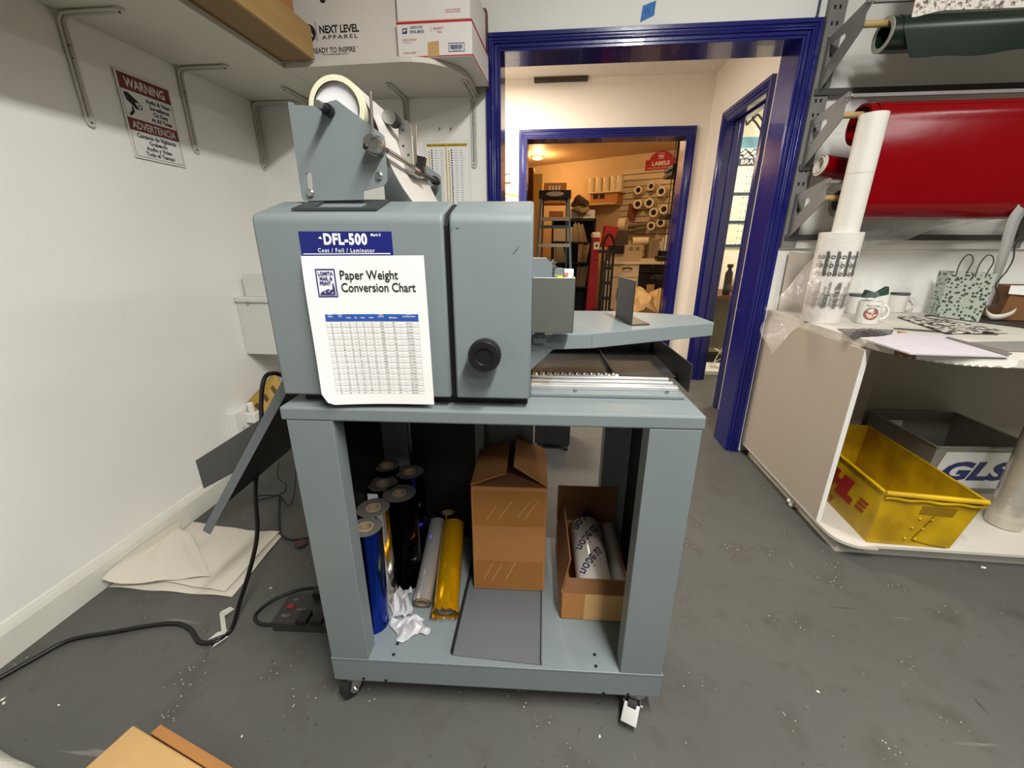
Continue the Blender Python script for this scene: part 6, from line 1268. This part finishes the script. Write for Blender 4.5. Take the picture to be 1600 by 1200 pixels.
X0,X1,Z0,Z1 = fpx(946,352,965,386,6.6); b = MB(); b.hexa([(X0-.04,6.6,Z0),(X1-.09,6.6,Z0),(X1-.09,6.8,Z0),(X0-.04,6.8,Z0)],[(X0,6.6,Z1),(X1,6.6,Z1-.03),(X1,6.8,Z1-.03),(X0,6.8,Z1)]); tag(b.build('red_box', M('red_box','#a81c1a',.5)),'tilted red box behind the black hand truck handle','box')
YT = 5.9; HT = M('truck_black','#0f0d0c',.45)
ht = thing('hand_truck','black hand truck standing in front of the red cabinet','hand truck',(Yp(950,450,YT).x,YT,0))
hx0,hx1,hz0,hz1 = fpx(935,480,962,366,YT); zt_ = hz1; zc = Yp(948,393,YT).z
b = MB(); b.tube(spline([(hx0+.01,YT,0.15),(hx0+.01,YT,zc),(hx0+.01,YT,zt_-.12),(hx0+.05,YT,zt_-.02),((hx0+hx1)/2,YT,zt_),(hx1-.05,YT,zt_-.02),(hx1-.01,YT,zt_-.12),(hx1-.01,YT,zc),(hx1-.01,YT,.15)],6),.016,10); b.build('tube_frame', HT, ht, smooth=60)
for y_ in (393,419,442,466): z = Yp(948,y_,YT).z; b = MB(); b.box(hx0-(.06 if y_ == 393 else 0),hx1+(.02 if y_ == 393 else 0),YT-.02,YT+.02,z-.02,z+.02); b.build('cross_bar', HT, ht)
for f in (.36,.64): b = MB(); x = hx0+(hx1-hx0)*f; b.box(x-.012,x+.012,YT-.012,YT+.012,.15,zc); b.build('upright_bar', HT, ht)
for x in (hx0-.05,hx1+.05): b = MB(); b.lathe([(0,-.03),(.10,-.03),(.125,-.02),(.125,.02),(.10,.03),(0,.03)],(x,YT+.08,.126),(1,0,0),24); b.build('wheel', RUB, ht, smooth=40)
b = MB(); b.box(hx0-.02,hx1+.02,YT-.25,YT,.010,.02); b.build('toe_plate', HT, ht)
# base cabinets with worktop
YW = 6.3; wx0,wx1,wz0,wz1 = fpx(943,480,1042,409,YW)
cb_ = thing('base_cabinet','cream base cabinet with drawers under the storage room worktop','cabinet',((wx0+wx1)/2,YW,0)); CRM = M('cabinet_cream','#dcc79a',.5)
b = MB(); b.box(wx0-.02,wx1+.02,YW-.02,YW+.62,wz1-.035,wz1); tag(b.build('worktop', M('worktop_cream','#e6d5b0',.45)),'cream worktop on the storage room cabinet','worktop')
xm = Yp(998,430,YW).x; zd_ = Yp(970,434,YW).z
b = MB(); b.box(wx0,xm,YW+.02,YW+.6,0,wz1-.036); b.build('body', CRM, cb_)
b = MB(); b.box(wx0+.3*(xm-wx0)*0+.01,xm-.005,YW,YW+.019,zd_+.008,wz1-.045); dr = b.build('drawer', CRM, cb_, bevel=.003)
p = Yp(980,419,YW); b = MB(); b.tube(spline([(p.x-.07,YW-.002,p.z-.01),(p.x-.04,YW-.025,p.z),(p.x,YW-.028,p.z+.006),(p.x+.04,YW-.025,p.z),(p.x+.07,YW-.002,p.z-.01)],5),.009,8); b.build('handle', M('handle_dark','#2e2118',.4,.6), dr, smooth=60)
xd = (wx0+xm)/2
for a,c in ((wx0+.01,xd-.004),(xd+.004,xm-.005)): b = MB(); b.box(a,c,YW,YW+.019,.08,zd_-.006); dd = b.build('door', CRM, cb_, bevel=.003); b = MB(); x = c-.05; b.cyl((x,YW-.02,zd_-.15),(x,YW-.02,zd_-.28),.007,n=8); b.build('handle', MATS['handle_dark'], dd)
bu = thing('black_drawer_unit','black drawer unit under the right end of the worktop','cabinet',((xm+wx1)/2,YW,0))
b = MB(); b.box(xm+.01,wx1,YW+.03,YW+.6,0,wz1-.036); b.build('body', BK, bu)
for y0_,y1_ in ((414,426),(431,462)): X0,X1,Z0,Z1 = fpx(1000,y1_,1030,y0_,YW); b = MB(); b.box(xm+.02,wx1-.01,YW+.005,YW+.029,Z0,Z1); d_ = b.build('drawer', M('drawer_black','#1d1a18',.4), bu, bevel=.003); b = MB(); b.ball(((xm+wx1)/2,YW-.004,Z1-.03),.012,8); b.build('knob', STEEL, d_, smooth=60)
p = Yp(1016,451,YW); b = MB(); b.box(p.x-.055,p.x+.055,YW+.002,YW+.0045,p.z-.055,p.z+.06); b.build('paper_tag', CARDL, bu)
# machine, tape reel, box and printer on the worktop
WZ = wz1+.001; BEI = M('beige_metal','#b7a684',.45)
X0,X1,Z0,Z1 = fpx(976,405,1005,383,YW+.05); mm = thing('beige_machine','beige tabletop machine with two round gauges on the worktop','machine',((X0+X1)/2,YW+.2,WZ))
b = MB(); b.box(X0-.22,X1,YW+.05,YW+.40,WZ,Z1); b.build('housing', BEI, mm, bevel=.006)
for x in (986,996): p = Yp(x,388.5,YW+.049); b = MB(); b.cyl((p.x,YW+.046,p.z),(p.x,YW+.05,p.z),.026,n=20); b.mat(1); b.cyl((p.x,YW+.043,p.z),(p.x,YW+.046,p.z),.014,n=16); b.build('gauge',[M('gauge_ring','#6d6047',.5),M('gauge_face','#a08a5c',.5)], mm)
X0,X1,Z0,Z1 = fpx(951,396,976,383,YW+.03); b = MB(); b.box(X0,X1,YW+.02,YW+.045,Z0,Z1); b.build('front_tray', M('tray_brown_black','#1c1412',.5), mm)
X0,X1,Z0,Z1 = fpx(988,380,1014,371,YW+.2); b = MB(); b.cyl((X0,YW+.22,Z1-.05),(X1,YW+.22,Z1-.05),.055,n=24); b.mat(1); b.cyl((X0-.004,YW+.22,Z1-.05),(X0,YW+.22,Z1-.05),.03,n=20); tag(b.build('paper_roll',[RLW,RLD], smooth=40),'white paper roll lying on the beige tabletop machine','paper roll')
X0,X1,Z0,Z1 = fpx(1012,404,1021,372,YW+.1); b = MB(); b.box(X0,X1,YW+.1,YW+.4,WZ,Z1); b.box(X1,X1+.09,YW+.12,YW+.4,WZ,Z1-.02); tag(b.build('grey_beige_box', M('beige_dark','#8f8068',.5), bevel=.003),'upright beige box right of the machine with gauges','box')
X0,X1,Z0,Z1 = fpx(1001,408,1024,403,YW-.0); b = MB(); 
for k in range(3): b.box(X0+.004*k,X1-.006*k,YW,YW+.09,WZ+.014*k,WZ+.014*k+.013)
tag(b.build('paper_pile', M('paper_warm','#e3cfa4',.6)),'small pile of paper on the front edge of the worktop','paper')
X0,X1,Z0,Z1 = fpx(1030,392,1042,367,YW+.1); X0 += .04; pr_ = thing('white_printer','white and black desktop printer partly behind the black rack post','printer',((X0+X1)/2,YW+.2,WZ)); b = MB(); b.hexa([(X0,YW+.1,Z0),(X1+.2,YW+.1,Z0),(X1+.2,YW+.4,Z0),(X0,YW+.4,Z0)],[(X0+.08,YW+.1,Z1),(X1+.2,YW+.1,Z1),(X1+.2,YW+.4,Z1),(X0+.08,YW+.4,Z1)]); b.build('top_housing', PAPER, pr_, bevel=.004); b = MB(); b.box(X0+.0,X1+.2,YW+.12,YW+.4,WZ,Z0-.001); b.build('lower_housing', BK, pr_)
# dark screen, camera like roll, tools on the wall ledge
X0,X1,Z0,Z1 = fpx(961,384,983,360,6.75); b = MB(); b.box(X0,X1,6.75,6.80,Z0-.02,Z1); tag(b.build('dark_board', M('board_dark','#4a3f30',.6)),'dark square board leaning behind the hand truck','board')
p = spx(975,352,.2); b = MB(); c = p; b.hollow(c+WBd*-.07+Vector((0,0,0)),c+WBd*.05,.115,.04,26); tag(b.build('white_reel', RLW, smooth=40),'large white reel at the lower left of the slatted wall','reel')
b = MB(); L0_, L1_ = spx(982,354,.2), spx(1010,350,.2); b.cyl(L0_,L1_,.032,n=14); b.cyl(L0_+Vector((0,0,-.08)),L1_+Vector((0,0,-.06)),.025,n=14); tag(b.build('tool_bar', M('bar_grey','#8d8474',.35,.5), smooth=40),'grey metal bar tool beside the white reel','tool')
b = MB(); p = spx(988,328,.06); T_ = FT(p,WBd,(0,0,1)); b.plate([(-.08,-.14),(.06,-.16),(.08,.06),(-.05,.10)],T_,.02); tag(b.build('red_brown_packet', M('packet_rust','#8a4a34',.6)),'rust coloured packet hanging on the slatted wall under the middle pair','packet')
# crumpled kraft paper and black rack
c = Yp(1006,482,5.2); b = MB(); b.ball((c.x+.02,5.25,max(.02,c.z)),.36,24,(1.0,.6,.52)); rr = random.Random(9); b.v = [v+Vector((.04*math.sin(31*v.x+22*v.z),.03*math.sin(27*v.z),.05*math.sin(23*v.x+9*v.y)+.03*math.sin(51*v.x))) for v in b.v]; z0_ = min(v.z for v in b.v); b.v = [v+Vector((0,0,-0.0)) for v in b.v]
b2 = MB(); b2.box(c.x-.34,c.x+.38,5.0,5.5,0,c.z-.05); tag(b2.build('brown_carton', OR1),'brown carton under the crumpled paper behind the feed table','box')
b.v = [Vector((v.x,v.y,max(v.z,c.z-.048))) for v in b.v]; tag(b.build('crumpled_paper', M('kraft_pale','#dfb877',.7,var=.2,vscale=8), smooth=25),'heap of crumpled tan packing paper seen behind the feed table','packing paper')
YQ = 4.75; qx = Yp(1058,230,YQ).x
rk = thing('black_rack','black perforated steel shelving rack at the right of the storage doorway','rack',(qx,YQ,0))
for yy in (YQ,):
    hl = []; z = .2
    while z < 2.2: hl.append([(-.012,z),(.0,z),(.0,z+.022),(-.012,z+.022)]); z += .05
    b = MB(); b.plate([(-.022,0),(.022,0),(.022,2.3),(-.022,2.3)], FT((qx+.0,yy,0)), .003, hl); b.box(qx+.019,qx+.022,yy,yy+.04,0,2.3); b.build('post', BK, rk)
for y_ in (258,268,337,404,436): z = Yp(1060,y_,YQ).z; b = MB(); b.box(qx-.01,qx+.6,YQ+.01,YQ+.40,z-.02,z+.015); b.build('rack_shelf', BK, rk)
